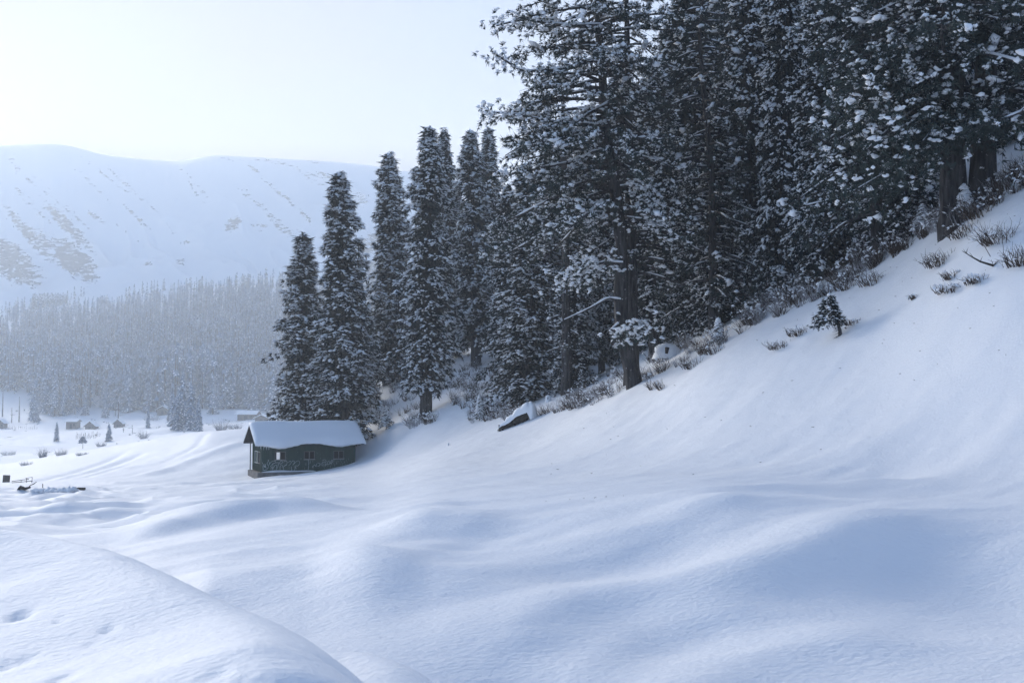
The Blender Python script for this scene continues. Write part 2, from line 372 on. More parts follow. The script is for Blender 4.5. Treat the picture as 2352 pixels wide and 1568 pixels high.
def plane(u, v, h=1.6):
    q = hit(u, v, 4.0, 60.0); return float(q[0]), float(q[1])
def seg_dist(px, py, poly):
    """signed distance to a polyline, positive on the far side (larger y), and window along it"""
    best = np.full(px.shape, 1e9); sg = np.zeros(px.shape); al = np.zeros(px.shape)
    L = 0; tot = sum(math.dist(poly[i], poly[i + 1]) for i in range(len(poly) - 1))
    for i in range(len(poly) - 1):
        (x0, y0), (x1, y1) = poly[i], poly[i + 1]
        dx, dy = x1 - x0, y1 - y0; l2 = dx * dx + dy * dy
        tt = ((px - x0) * dx + (py - y0) * dy) / l2
        if i > 0: tt = np.maximum(tt, 0)
        if i < len(poly) - 2: tt = np.minimum(tt, 1)
        tc_ = np.clip(tt, -0.6, 1.6)
        qx = x0 + dx * tc_; qy = y0 + dy * tc_
        dd = np.hypot(px - qx, py - qy)
        c = dx * (py - y0) - dy * (px - x0)
        m = dd < best
        best = np.where(m, dd, best); sg = np.where(m, np.sign(c), sg); al = np.where(m, (L + tt * math.sqrt(l2)) / tot, al)
        L += math.sqrt(l2)
    return best * sg, al
def sm(x): x = np.clip(x, 0, 1); return x * x * (3 - 2 * x)
nearm = (RR < 45)
jn = np.where(nearm)[0]
Xn, Yn = X[:, jn], Y[:, jn]
# (points, height, near-side width, far-side width)
RIDGES = [
 ([(860, 1345), (930, 1295), (1000, 1250), (1060, 1210), (1112, 1174)], .08, .45, 1.2),
 ([(700, 1300), (820, 1250), (900, 1210), (960, 1180), (1010, 1163), (1080, 1158)], .06, .7, 1.5),
 ([(900, 1400), (1070, 1352), (1200, 1325), (1400, 1268), (1560, 1205), (1680, 1160), (1790, 1146)], .15, .75, 1.2),
 ([(1010, 1660), (1090, 1560), (1190, 1480), (1310, 1425), (1560, 1388), (1700, 1350), (1830, 1305), (1960, 1240), (2120, 1192)], .17, .62, 1.1),
 ([(1230, 1660), (1330, 1560), (1450, 1490), (1600, 1450), (1800, 1420)], .09, .45, .9),
 ([(1500, 1660), (1640, 1560), (1840, 1500), (2050, 1470)], .07, .5, .9),
 ([(1250, 1225), (1400, 1190), (1560, 1150), (1700, 1130)], .07, .6, 1.3),
 ([(270, 1252), (340, 1234), (420, 1214), (520, 1195), (620, 1180), (720, 1172), (800, 1168)], .19, .42, 2.8),
 ([(1690, 1132), (1850, 1128), (2000, 1120), (2160, 1108)], .10, 1.2, .4),
 ([(180, 1190), (300, 1170), (420, 1158), (480, 1160)], .12, 1.6, 2.6),
 ([(500, 1345), (650, 1320), (800, 1300), (900, 1290)], .05, .6, .9),
 ([(600, 1160), (720, 1155), (860, 1168)], -.07, 1.0, 1.5),
]
ADD = np.zeros(Xn.shape)
POLYS = [[plane(u, v) for u, v in r_[0]] for r_ in RIDGES]
for poly, (pts, hgt, wn, wf) in zip(POLYS, RIDGES):
    sd, al = seg_dist(Xn, Yn, poly)
    prof = np.where(sd > 0, np.exp(-(sd / wf) ** 2), np.exp(-(sd / wn) ** 2))
    ADD += 1.75 * hgt * prof * sm((al + .06) / .3) * sm((1.15 - al) / .35)
for _ in range(10): ADD[1:-1] = (ADD[:-2] + 2 * ADD[1:-1] + ADD[2:]) / 4
for _ in range(4): ADD[:, 1:-1] = (ADD[:, :-2] + 2 * ADD[:, 1:-1] + ADD[:, 2:]) / 4
Z[:, jn] += ADD
# the two swells of snow nearest the camera, rounded along their crest lines
def norm2(a): return a / np.linalg.norm(a, axis=-1, keepdims=True)
def swell(crest, near_slope, Rf, soft=.16):
    global Z
    W3 = []
    for u, v, d in crest: W3.append(P(u, v, d))
    W3 = np.array(W3)
    k = np.linspace(0, len(W3) - 1, 60); Q = np.stack([np.interp(k, np.arange(len(W3)), W3[:, c]) for c in range(3)], 1)
    for _ in range(12): Q[1:-1] = (Q[:-2] + 2 * Q[1:-1] + Q[2:]) / 4
    T0 = np.gradient(Q[:, :2], axis=0); T0 /= np.linalg.norm(T0, axis=1)[:, None]
    nf_ = np.stack([-T0[:, 1], T0[:, 0]], 1); vs = np.abs(Q[:, 2]) / np.hypot(Q[:, 0], Q[:, 1]); vd = norm2(Q[:, :2])
    delta = np.clip(vs / np.maximum(np.abs((nf_ * vd).sum(1)), .2), 0, 1.0) * Rf          # pull the crest in, so that its outline stays put
    Q[:, :2] -= nf_ * delta[:, None]; Q[:, 2] += delta ** 2 / (2 * Rf)
    jj = np.where(RR < 24)[0]; x, y = X[:, jj], Y[:, jj]
    D = np.hypot(x[..., None] - Q[:, 0], y[..., None] - Q[:, 1]); m = D.argmin(-1)
    w = np.exp(-(D - D.min(-1, keepdims=True)) * 5); cz_ = (w * Q[:, 2]).sum(-1) / w.sum(-1)
    T = np.gradient(Q[:, :2], axis=0); T /= np.linalg.norm(T, axis=1)[:, None]
    sgn = T[m, 0] * (y - Q[m, 1]) - T[m, 1] * (x - Q[m, 0]); dd = D.min(-1)
    farz = cz_ - np.minimum(dd ** 2 / (2 * Rf), .04 + .42 * np.maximum(dd - .2, 0))
    farz = cz_ - np.where(dd < 1.1 * Rf, dd ** 2 / (2 * Rf), 1.1 * dd - .605 * Rf)
    d2_ = dd * dd / (dd + .3); nearz = cz_ - near_slope * (1.1 * (1 - np.exp(-d2_ / 1.1))) - .055 * d2_
    zm = np.where(sgn > 0, farz, nearz)
    zb = Z[:, jj]; hh = np.clip(.5 + .5 * (zm - zb) / soft, 0, 1)
    Z[:, jj] = zb * (1 - hh) + zm * hh + soft * hh * (1 - hh)
swell([(-900, 1190, 14.5), (-300, 1203, 13.2), (0, 1216, 12.5), (120, 1229, 12.0), (250, 1260, 11.3), (380, 1312, 10.2), (500, 1370, 9.0), (620, 1420, 8.2), (700, 1460, 7.6), (770, 1510, 7.0), (830, 1568, 6.5), (900, 1650, 5.8)], .30, .6)
swell([(600, 1540, 8.8), (700, 1500, 8.7), (784, 1484, 8.6), (855, 1489, 8.5), (901, 1501, 8.3), (954, 1528, 8.0), (997, 1568, 7.7), (1060, 1640, 7.2)], .42, .4, .03)
# broad hollow at the right and small pits by the left mound
for u, v, dep, w in [(2270, 1325, -.15, 1.3), (1290, 1262, -.05, 1.2), (1085, 1490, -.06, .8), (1035, 1212, -.06, .7),
                     (45, 1408, -.060, .085), (135, 1422, -.022, .045), (250, 1443, -.026, .05), (215, 1475, -.012, .05), (60, 1512, -.022, .07), (140, 1555, -.03, .08), (5, 1530, -.03, .08), (500, 1545, -.015, .08), (820, 1215, -.02, .25)]:
    cx, cy = plane(u, v, 1.6 if u > 900 or v < 1300 else 1.22)
    Z[:, jn] += (1.8 if w > .5 else 1.3) * dep * np.exp(-((Xn - cx) ** 2 + ((Yn - cy) * .8) ** 2) / w ** 2)
# wind drifts everywhere on the open snow
c38, s38 = math.cos(math.radians(-38)), math.sin(math.radians(-38))
Xw = X * c38 - Y * s38; Yw = X * s38 + Y * c38
open_ = np.clip(RR / 6, 0, 1)[None, :] * np.clip((180 - RR) / 60, 0, 1)[None, :]
open_ *= np.clip((RR - 7) / 9, .25, 1)[None, :]
Z += open_ * (.10 * fbm(Xw / 5.0, Yw / 1.9, 3, 4, .55) + .10 * fbm(X / 11., Y / 9., 9, 2) * np.clip(RR / 30, .3, 1)[None, :])
# rippled hummocks below the left meadow
d_ = Y; U_ = CU + FPX * np.tan(np.clip(PHI, -1.2, 1.2))[:, None] * np.ones_like(Y)
hum = sm((420 - U_) / 300) * sm((d_ - 26) / 14) * sm((88 - d_) / 14) * (np.abs(PHI) < 1.2)[:, None]
low_ = sm((1000 - U_) / 500) * sm((d_ - 20) / 10) * sm((100 - d_) / 12) * (np.abs(PHI) < 1.2)[:, None]
rg_ = 1 - np.abs(fbm(X / 11. + 3 + Y / 40., Y / 4.2 - X / 30., 83, 3))
Z += low_ * .30 * (rg_ ** 5 - .35)
Z += hum * (.55 * np.abs(fbm(X / 3.4 + 5, Y / 3.0, 21, 3)) + .12 * fbm(X / 1.3, Y / 1.6, 31, 2))
# vehicle tracks on the left hillock
def far_poly(pts): return [(ray(u, 1000)[0] * d, d) for u, d in pts]
jm = np.where((RR > 70) & (RR < 175))[0]
Xm, Ym = X[:, jm], Y[:, jm]
for pts, dep, w in [([(85, 103), (150, 111), (220, 121), (280, 131)], -.22, .8), ([(95, 101), (180, 108), (260, 118), (320, 126)], -.25, .9), ([(100, 100), (200, 104), (300, 115)], -.12, .5),
                    ([(330, 100), (420, 107), (560, 116)], .25, 1.2), ([(230, 100), (330, 103)], -.12, .7), ([(470, 128), (455, 119), (380, 112)], -.12, .5)]:
    sd, al = seg_dist(Xm, Ym, far_poly(pts))
    Z[:, jm] += dep * np.exp(-(sd / w) ** 2) * sm((al + .1) / .2) * sm((1.1 - al) / .2)
# valley floor bumps
vf = np.clip((RR - 180) / 60, 0, 1)[None, :] * np.clip((880 - RR) / 200, 0, 1)[None, :]
Z += vf * 2.2 * fbm(X / 32., Y / 32., 41, 4)
# mountain: gullies running down to the right
mt = np.clip((RR - 1415) / 125, 0, 1)[None, :]
crest = np.exp(-((RR - 1820) / 35.) ** 2)[None, :]
g1 = (U_ - 0.83 * (1820 - RR)[None, :] * 1.0)
rid = 1 - np.abs(2 * (vnoise(g1 / 210., RR[None, :] / 345. + 0 * g1, 51)) - 1)
rid2 = 1 - np.abs(2 * (vnoise(g1 / 62. + .7 * fbm(U_ / 140., RR[None, :] / 95. + 0 * U_, 5, 2), RR[None, :] / 110. + 0 * g1, 57)) - 1)
msk = mt * sm((1790 - RR) / 160)[None, :] * (np.abs(PHI) < 1.2)[:, None]
Z += msk * (55 * (rid - .5) + 24 * (rid2 - .5) + 6 * fbm(X / 45., Y / 45., 61, 4))
Z += crest * (np.abs(PHI) < 1.2)[:, None] * 2.2 * fbm(U_ / 26., U_ * 0, 71, 3)

# scrub attribute: thickets on the left slopes of the mountain, rocks along its gully lines
V_ = CV + FPX * np.tan(PITCH - np.arctan2(Z, np.hypot(X, Y) * np.cos(PHI)[:, None].clip(.2, 1)))
scr = np.full(Z.shape, -0.2)
def blob(cu, cv, su, sv, ang, amt):
    a = math.radians(ang); du = U_ - cu; dv = V_ - cv
    p = (du * math.cos(a) + dv * math.sin(a)) / su; q = (-du * math.sin(a) + dv * math.cos(a)) / sv
    return amt * np.clip(1.25 - (p * p + q * q), 0, 1)
far_ = (RR > 1380)[None, :] & (np.abs(PHI) < 1.2)[:, None]
s = np.zeros(Z.shape)
for b_ in [(20, 600, 105, 50, 38, .56), (165, 598, 90, 40, 42, .56), (60, 540, 110, 18, 48, .50), (150, 520, 105, 20, 44, .50), (100, 570, 90, 22, 46, .42), (95, 560, 60, 34, 45, .42), (310, 500, 70, 7, 42, .45), (215, 500, 50, 8, 35, .42),
           (30, 390, 60, 9, 45, .42), (530, 515, 20, 30, 60, .5), (590, 520, 28, 14, 10, .4), (425, 557, 22, 4, 0, .6), (410, 602, 18, 10, -5, .45), (335, 607, 16, 4, 0, .55),
           (640, 520, 60, 14, 40, .42), (700, 560, 60, 22, 40, .38), (560, 445, 40, 10, 40, .4), (600, 480, 80, 8, 45, .38), (850, 560, 30, 60, 60, .5), (870, 620, 40, 40, 40, .55), (300, 440, 130, 6, 40, .34), (450, 430, 60, 8, 48, .34), (200, 420, 120, 7, 45, .34)]:
    s = np.maximum(s, blob(*b_))
top = np.clip((V_ * 0 + 60 - np.abs(V_ - (300 + 0)) * 0) / 60, 0, 1)
ridgey = np.clip((rid2 - .62) * 1.2, 0, .4) * np.clip((rid - .3) * 2, 0, 1)
for (ua, va, ub, vb_, w_, am) in [(0, 372, 215, 535, 6, .40), (150, 340, 330, 470, 5, .42), (230, 370, 420, 560, 5, .38), (395, 380, 470, 470, 6, .38), (560, 370, 720, 520, 7, .44), (720, 395, 830, 450, 8, .42), (620, 365, 790, 425, 5, .4),
        (60, 400, 240, 560, 4, .36), (480, 362, 640, 372, 6, .38), (600, 470, 700, 570, 5, .38), (20, 430, 110, 520, 7, .45), (330, 345, 400, 368, 4, .36), (860, 400, 930, 440, 6, .4), (250, 500, 330, 570, 4, .42)]:
    L2 = math.hypot(ub - ua, vb_ - va); px_, py_ = (ub - ua) / L2, (vb_ - va) / L2
    al_ = ((U_ - ua) * px_ + (V_ - va) * py_) / L2; ds_ = -(U_ - ua) * py_ + (V_ - va) * px_ + 7 * fbm(al_ * 6 + ua, al_ * 0, 3, 3)
    s = np.maximum(s, am * np.exp(-(ds_ / w_) ** 2) * sm((al_ + .1) / .2) * sm((1.1 - al_) / .2) * (.75 + .5 * vnoise(al_ * 14 + ua, ds_ / 5., 8)))
s = np.maximum(s, ridgey * np.clip((620 - V_) / 150, 0, 1) * .95)
s = np.where(far_, s, 0)
vly = (RR > 230)[None, :] & (RR < 880)[None, :] & (np.abs(PHI) < 1.2)[:, None]
s = np.where(vly, np.clip(fbm(X / 30., Y / 20., 77, 3) * .5 + .05, 0, .34), s)

cen = len(Z) * NR_
VV = np.vstack([np.stack([X, Y, Z], -1).reshape(-1, 3), [[0, 0, -1.6]]])
i = np.arange(NP_ - 1)[:, None] * NR_; j = np.arange(NR_ - 1)[None, :]
FQ = np.stack([i + j, i + j + 1, i + NR_ + j + 1, i + NR_ + j], -1).reshape(-1, 4)
FQ = FQ[:, ::-1]
FT = np.vstack([FQ[:, [0, 1, 2]], FQ[:, [0, 2, 3]], np.stack([np.arange(NP_ - 1) * NR_, np.arange(1, NP_) * NR_, np.full(NP_ - 1, cen)], -1)[:, ::-1]])
# keep normals up
me = mesh_np('snow_ground', VV, FT, MAT['ground'], smooth=True)
at = me.attributes.new('scrub', 'FLOAT', 'POINT'); at.data.foreach_set('value', np.append(s.ravel(), 0).astype(np.float32))
if me.polygons[1000].normal.z < 0: me.flip_normals()
tag(obj('ground', me), 'deep windblown snow covering slopes, valley and mountain', kind='structure')

# ---------------------------------------------------------------- trees
UP = np.array([0, 0, 1.0])
def norm(a): return a / (np.linalg.norm(a, axis=-1, keepdims=True) + 1e-9)
def blades(geo, pos, dirs, length, width, k, spread, R, m=0, gravity=0.0):
    """k pointed blades fanned out from every pos"""
    n = len(pos)
    D = np.repeat(dirs, k, 0) + R.normal(0, spread, (n * k, 3)); D[:, 2] -= gravity
    D = norm(D); Pp = np.repeat(pos, k, 0)
    L = np.repeat(np.broadcast_to(length, (n,)), k) * R.uniform(.6, 1.2, n * k); W = np.repeat(np.broadcast_to(width, (n,)), k) * R.uniform(.7, 1.3, n * k)
    S = norm(np.cross(D, R.normal(0, 1, (n * k, 3))))
    A = Pp + S * W[:, None] * .5; B = Pp - S * W[:, None] * .5; C = Pp + D * L[:, None]
    geo.add(np.stack([A, B, C], 1).reshape(-1, 3), np.arange(n * k * 3).reshape(-1, 3), m)
a6 = np.arange(5) * np.pi * 2 / 5
LUMP = np.array([[0, 0, 1.0]] + [[math.cos(a), math.sin(a), .25] for a in a6] + [[0, 0, -.45]])
LF = np.array([(0, 1 + i, 1 + (i + 1) % 5) for i in range(5)] + [(6, 1 + (i + 1) % 5, 1 + i) for i in range(5)])
def lumps(geo, pos, dirs, sl, sw, sh, R, m=0):
    n = len(pos)
    if n == 0: return
    X_ = norm(dirs); Y_ = norm(np.cross(UP, X_) + 1e-6); Z_ = np.cross(X_, Y_)
    J = 1 + R.uniform(-.32, .32, (n, 7, 3))
    L = LUMP[None] * J * np.stack([np.broadcast_to(sl, (n,)), np.broadcast_to(sw, (n,)), np.broadcast_to(sh, (n,))], -1)[:, None, :]
    V = pos[:, None, :] + L[..., 0:1] * X_[:, None] + L[..., 1:2] * Y_[:, None] + L[..., 2:3] * Z_[:, None]
    F = (LF[None] + (np.arange(n) * 7)[:, None, None]).reshape(-1, 3)
    geo.add(V.reshape(-1, 3), F, m)

def trunk_geo(path, r0, R, sides=11, flare=1.5):
    path = np.asarray(path, float); g = Geo()
    k = 22; t = np.linspace(0, 1, k)
    seg = np.linspace(0, 1, len(path))
    Pp = np.stack([np.interp(t ** 1.3, seg, path[:, c]) for c in range(3)], 1)
    hh = np.linalg.norm(Pp - Pp[0], axis=1); Ht = hh[-1]
    r = r0 * (1 - .96 * (hh / Ht)) ** .8 * (1 + (flare - 1) * np.exp(-hh / .8))
    an = np.linspace(0, 2 * np.pi, sides, endpoint=False)
    V = Pp[:, None, :] + r[:, None, None] * (1 + .09 * R.normal(0, 1, (k, sides, 1))) * np.stack([np.cos(an), np.sin(an), 0 * an], -1)[None]
    ii = np.arange(k - 1)[:, None] * sides; jj = np.arange(sides)[None, :]; j2 = (jj + 1) % sides
    g.add(V.reshape(-1, 3), np.stack([ii + jj, ii + j2, ii + sides + j2, ii + sides + jj], -1).reshape(-1, 4))
    return g, Pp

def fir_meshes(seed, Ht=24.0, Rad=2.6, base=.07, nb=230, tuft=17, cover=.5, gaps=.12, taper=.62, snowcap=True):
    R = np.random.default_rng(seed)
    tg, path = trunk_geo([(0, 0, -.6), (R.normal(0, .1), R.normal(0, .1), Ht * .5), (0, 0, Ht)], .016 * Ht, R)
    t = base + (1 - base) * (np.arange(nb) + R.uniform(0, 1, nb)) / nb
    az = np.arange(nb) * 2.39996 + R.normal(0, .35, nb)
    prof = ((1 - t) / (1 - base)) ** taper
    prof = prof * (.62 + .38 * sm((t - base) / .12)) * np.minimum(1, (1.0 - t) / .13 + .12) ** .6
    lump_ = 1 + .45 * fbm(t * 9 + seed, np.cos(az) * 1.3 + seed, seed, 2) + .14 * np.sin(t * 40 + az)
    L = Rad * prof * lump_ * R.uniform(.72, 1.12, nb) + .12
    out = R.random(nb) < .07; L[out] *= R.uniform(1.15, 1.55, out.sum())
    keep = R.random(nb) > gaps; keep[-12:] = True
    t, az, L = t[keep], az[keep], L[keep]; nb = len(t)
    zb = t * Ht
    rise = .10 + .5 * t ** 3; droop = (.52 * (1 - t) + .22) * R.uniform(.7, 1.3, nb)
    K = np.maximum(6, (tuft * (.45 + .8 * L / Rad)).astype(int))
    b = np.repeat(np.arange(nb), K); n = len(b)
    s_ = R.uniform(.12, 1, n) ** .62
    dirh = np.stack([np.cos(az), np.sin(az), 0 * az], 1); perp = np.stack([-np.sin(az), np.cos(az), 0 * az], 1)
    lat = R.uniform(-1, 1, n) * (.10 + .34 * L[b] * s_ * (1.12 - s_) * 1.6)
    pos = dirh[b] * (L[b] * s_)[:, None] + perp[b] * lat[:, None]
    pos[:, 2] = zb[b] + L[b] * (rise[b] * s_ - droop[b] * s_ ** 2) - np.abs(lat) * .35 + R.normal(0, .17, n)
    pos[:, :2] += np.stack([np.interp(pos[:, 2], path[:, 2], path[:, c]) for c in (0, 1)], 1)
    sgn = np.sign(lat)
    dr = norm(dirh[b] * .8 + perp[b] * (sgn * .55)[:, None] - UP * (.25 + .7 * s_ * droop[b])[:, None])
    fol = Geo(); sn = Geo(); lm = Geo()
    blades(fol, pos, dr, .38, .085, 6, .42, R, 0, .12)
    # hanging sprays under the limbs and a dark heart around the trunk
    q = R.random(n) < .45
    blades(fol, pos[q] - UP * .05, norm(dr[q] * .4 - UP), .44, .09, 4, .3, R, 0, .2)
    nc = 500; tc_ = base * 1.1 + (1 - base * 1.1) * R.random(nc) ; ac = R.uniform(0, 6.283, nc); rc = Rad * .45 * (1 - tc_) ** taper * R.random(nc)
    cp = np.stack([np.cos(ac) * rc, np.sin(ac) * rc, tc_ * Ht], 1)
    blades(fol, cp, norm(np.stack([np.cos(ac), np.sin(ac), -.6 + 0 * ac], 1)), .8, .34, 3, .5, R)
    # snow resting on the sprays, patchy
    patch = fbm(pos[:, 2] * .45 + seed * 3, az[b] * 1.3 + pos[:, 0] * .25, seed + 5, 3)
    pr = cover * (.55 + .9 * s_) + patch * (1.5 - .75 * cover) + .04
    w = R.random(n) < np.clip(pr, .04, .97)
    ps = pos[w] + UP * .05 + dr[w] * .12; m_ = len(ps)
    size = np.minimum(R.lognormal(-.05, .42, m_), 1.7); dw = norm(dr[w] + R.normal(0, .25, (m_, 3)))
    for off, sc_ in ((-.11, .8), (.02, 1.0), (.13, .72)):
        kk = R.random(m_) < (.62 if off != .02 else 1)
        lumps(sn, ps[kk] + dw[kk] * (off * size[kk])[:, None] + R.normal(0, .025, (kk.sum(), 3)), norm(dw[kk] + R.normal(0, .3, (kk.sum(), 3))), .12 * size[kk] * sc_, .095 * size[kk] * sc_, .072 * size[kk] * sc_, R)
    bigp = R.random(n) < .012 * (cover * 2)
    lumps(sn, pos[bigp] + UP * .12, norm(dr[bigp] + UP * .3), .24 * R.uniform(.7, 1.3, bigp.sum()), .20, .14, R)
    if snowcap:
        lumps(sn, np.array([[0, 0, Ht - .1], [.08, 0, Ht - .5], [-.1, .1, Ht - .9]]), np.array([[1, 0, .1], [1, .3, 0], [.2, 1, 0]]), np.array([.2, .32, .4]), np.array([.2, .28, .34]), np.array([.4, .25, .2]), R)
    for i_ in range(0, nb, 2):
        ss = np.linspace(0, .85, 4)
        Pp = dirh[i_] * (L[i_] * ss)[:, None]; Pp[:, 2] = zb[i_] + L[i_] * (rise[i_] * ss - droop[i_] * ss ** 2)
        lm.tube(Pp, .045 * (1 - ss * .8), 3, cap=False)
    return dict(trunk=tg.mesh('fir_trunk', MAT['bark'], True), limbs=lm.mesh('fir_limbs', MAT['bark']),
                crown=fol.mesh('fir_crown', MAT['needles']), snow=sn.mesh('fir_snow', MAT['treesnow'], True), H=Ht)

def resample(path, n=24):
    path = np.array(path); L = np.r_[0, np.cumsum(np.linalg.norm(np.diff(path, axis=0), axis=1))]
    return np.stack([np.interp(np.linspace(0, L[-1], n), L, path[:, c]) for c in range(3)], 1)

def pine_meshes(seed, Ht=28.0, Rad=5.5, base=.22, nb=70, path=None, r0=.42, cover=.4, tuftn=9, sub=9, azs=None, sparse_low=False, flare=1.4, needle=.24, dens=1.0, extra=()):
    R = np.random.default_rng(seed)
    if path is None: path = [(0, 0, -.8), (R.normal(0, .25), 0, Ht * .4), (R.normal(0, .3), R.normal(0, .2), Ht * .75), (0, 0, Ht)]
    tg, pth = trunk_geo(path, r0, R, 14, flare)
    fol = Geo(); sn = Geo(); lm = Geo()
    t = base + (1 - base) * ((np.arange(nb) + R.uniform(0, 1, nb)) / nb) ** 1.05
    for i_ in range(nb):
        ti = t[i_]; az = i_ * 2.39996 + R.normal(0, .4)
        rr0 = R.random()
        if azs is not None and rr0 < azs[2]: az = azs[0] + R.normal(0, azs[1])
        elif azs is not None and rr0 > .72: az = -1.75 + R.normal(0, .45)
        L = Rad * (1.05 - ti) ** .55 * R.uniform(.6, 1.12)
        low = sparse_low and ti < .55
        if low: L *= R.uniform(.35, .75)
        zb = ti * Ht
        o = np.array([np.interp(zb, pth[:, 2], pth[:, 0]), np.interp(zb, pth[:, 2], pth[:, 1]), zb])
        dh = np.array([math.cos(az), math.sin(az), 0]); pp = np.array([-math.sin(az), math.cos(az), 0])
        ss = np.linspace(0, 1, 8)
        bend = R.normal(0, .12)
        rise = R.uniform(-.05, .28); dr = R.uniform(.28, .62)
        def cur(q, rise=rise, dr=dr, L=L, bend=bend, o=o, dh=dh, pp=pp):
            q = np.asarray(q)[..., None]
            return o + dh * L * q + pp * L * bend * q ** 2 + UP * L * (rise * q - dr * q ** 2 + .30 * dr * q ** 4)
        C = cur(ss); rr = .035 + .012 * L
        lm.tube(C, rr * (1 - .85 * ss) + .008, 5, cap=False)
        # snow along the limb
        if R.random() < .85:
            a, b_ = sorted(R.uniform(.02, .95, 2)); b_ = max(b_, a + .3)
            s2 = np.linspace(a, min(b_, 1), 7); Cs = cur(s2); Cs[:, 2] += rr * (1 - .8 * s2) * .75 + .02
            sn.tube(Cs, np.array([.3, .9, 1, .8, 1.05, .8, .2]) * (rr * .55 + .010) * R.uniform(.6, 1.3, 7), 5, cap=False)
        ns = int(sub * (.5 + L / Rad) * (.45 if low else 1))
        qs = R.uniform(.22, 1, ns) ** .75
        for q in qs:
            sd = R.choice([-1, 1]); l2 = L * (.14 + .34 * (1.1 - q)) * R.uniform(.6, 1.2)
            p0 = cur(q); d2 = norm(dh * R.uniform(.5, 1.1) + pp * sd * R.uniform(.4, 1.1) + UP * R.uniform(-.35, .25))
            k = 4; s3 = np.linspace(0, 1, k)[:, None]
            C2 = p0 + d2 * l2 * s3 - UP * l2 * .22 * s3 ** 2
            lm.tube(C2, .018 * (1 - s3[:, 0] * .7), 3, cap=False)
            nt = max(2, int(l2 / .24 * dens)); sq = R.uniform(.25, 1.05, nt)[:, None]
            pt = p0 + d2 * l2 * sq - UP * l2 * .22 * sq ** 2 + R.normal(0, .07, (nt, 3))
            dd = norm(d2 + R.normal(0, .25, (nt, 3)) - UP * .15)
            blades(fol, pt, dd, needle, .050, tuftn, .62, R, 0, .10)
            w = R.random(nt) < cover * R.choice([0.05, .3, 1.2, 2.4])
            if w.any():
                sz = R.lognormal(-.05, .4, w.sum())
                lumps(sn, pt[w] + UP * .05, norm(dd[w] + R.normal(0, .5, (w.sum(), 3))), .105 * sz, .085 * sz, .07 * sz, R); pw = pt[w] + R.normal(0, .09, (w.sum(), 3)); lumps(sn, pw, norm(R.normal(0, 1, pw.shape) * [1, 1, .4]), .075, .065, .055, R)
            if R.random() < .022: lumps(sn, pt[:1] + UP * .08 + R.normal(0, .1, (3, 3)), norm(R.normal(0, 1, (3, 3)) * [1, 1, .3]), R.uniform(.14, .26, 3), .17, .14, R)
    for pts, thick, leafy, snowy in extra:
        C = resample(pts, 12); kx = len(C)
        lm.tube(C, np.linspace(thick, thick * .3, kx), 6, cap=False)
        Cs = C.copy(); Cs[:, 2] += np.linspace(thick, thick * .3, kx) * .8 + .02
        sn.tube(Cs, np.linspace(thick * .9, .03, kx) * R.uniform(.6, 1.2, kx) * (1 if snowy is True else .6), 6, cap=False)
        if leafy:
            n = int((70 if snowy is True or not snowy else 130) * leafy); q = R.uniform(.25, 1, n); b = np.stack([np.interp(q, np.linspace(0, 1, kx), C[:, c]) for c in range(3)], 1)
            p_ = b + R.normal(0, 1, (n, 3)) * [.28, .35, .16] * (1 + .4 * leafy) - UP * .16
            blades(fol, p_, norm(R.normal(0, 1, (n, 3)) - UP * .4), .28, .05, 10, .5, R, 0, .1)
            k = R.random(n) < (.8 if snowy is True else snowy)
            for _ in range(3): lumps(sn, p_[k] + UP * .1 + R.normal(0, .06, (k.sum(), 3)), norm(R.normal(0, 1, (k.sum(), 3)) * [1, 1, .3]), R.uniform(.08, .17, k.sum()), .10, .08, R)
    return dict(trunk=tg.mesh('pine_trunk', MAT['bark'], True), limbs=lm.mesh('pine_limbs', MAT['bark']),
                crown=fol.mesh('pine_crown', MAT['pine_needles']), snow=sn.mesh('pine_snow', MAT['treesnow'], True), H=Ht)

def plant_tree(kind, meshes, loc, rz, sc, label, cat, group, tilt=(0, 0)):
    e = empty(kind, tuple(loc), rz); e.scale = sc
    e.rotation_euler = (tilt[0], tilt[1], rz)
    for part in ('trunk', 'limbs', 'crown', 'snow'):
        if part in meshes:
            po = obj(part, meshes[part], e)
            if part != 'trunk': po['kind'] = 'stuff'
    tag(e, label, cat, group)
    return e

firs = [fir_meshes(11, 24, 2.4, .05, 260, 19, .68, taper=.64),
        fir_meshes(12, 24, 2.1, .09, 250, 18, .74, gaps=.14, taper=.60),
        fir_meshes(13, 24, 2.3, .04, 260, 18, .60, gaps=.08, taper=.62),
        fir_meshes(14, 24, 2.2, .12, 240, 18, .78, gaps=.18, taper=.56),
        fir_meshes(15, 24, 2.6, .03, 250, 17, .40, gaps=.10, taper=.5)]
print('tris fir', [len(f['crown'].polygons) + len(f['snow'].polygons) for f in firs])

def fir_at(proto, u, d, vtop, wpx, label, group, vb=None, rz=None, utop=None, kind='fir_tree', sink=.3):
    if vb is not None:
        p = hit(u, vb, 30, 400); d = p[1]
    else: p = ground_at(u, d)
    ut = u if utop is None else utop
    tp = P(ut, vtop, d)
    Ht = tp[2] - p[2]
    w = wpx / FPX * d / 2
    m = firs[proto]
    R0 = [2.4, 2.1, 2.3, 2.2, 2.6][proto]
    xy = w / R0 * 1.48; zs = Ht / m['H']
    ty = math.atan2(tp[0] - p[0], Ht)
    e = plant_tree(kind, m, p - np.array([0, 0, sink]), 0, (xy, xy, zs), label, 'tree', group)
    rzz = random.uniform(0, 6.28) if rz is None else rz
    e.rotation_euler = (Matrix.Rotation(ty, 3, 'Y') @ Matrix.Rotation(rzz, 3, 'Z')).to_euler()
    return e
G1 = 'snow-laden firs behind the cabin'
G2 = 'tall firs along the top of the slope'
G3 = 'dark forest trees deep behind the slope'
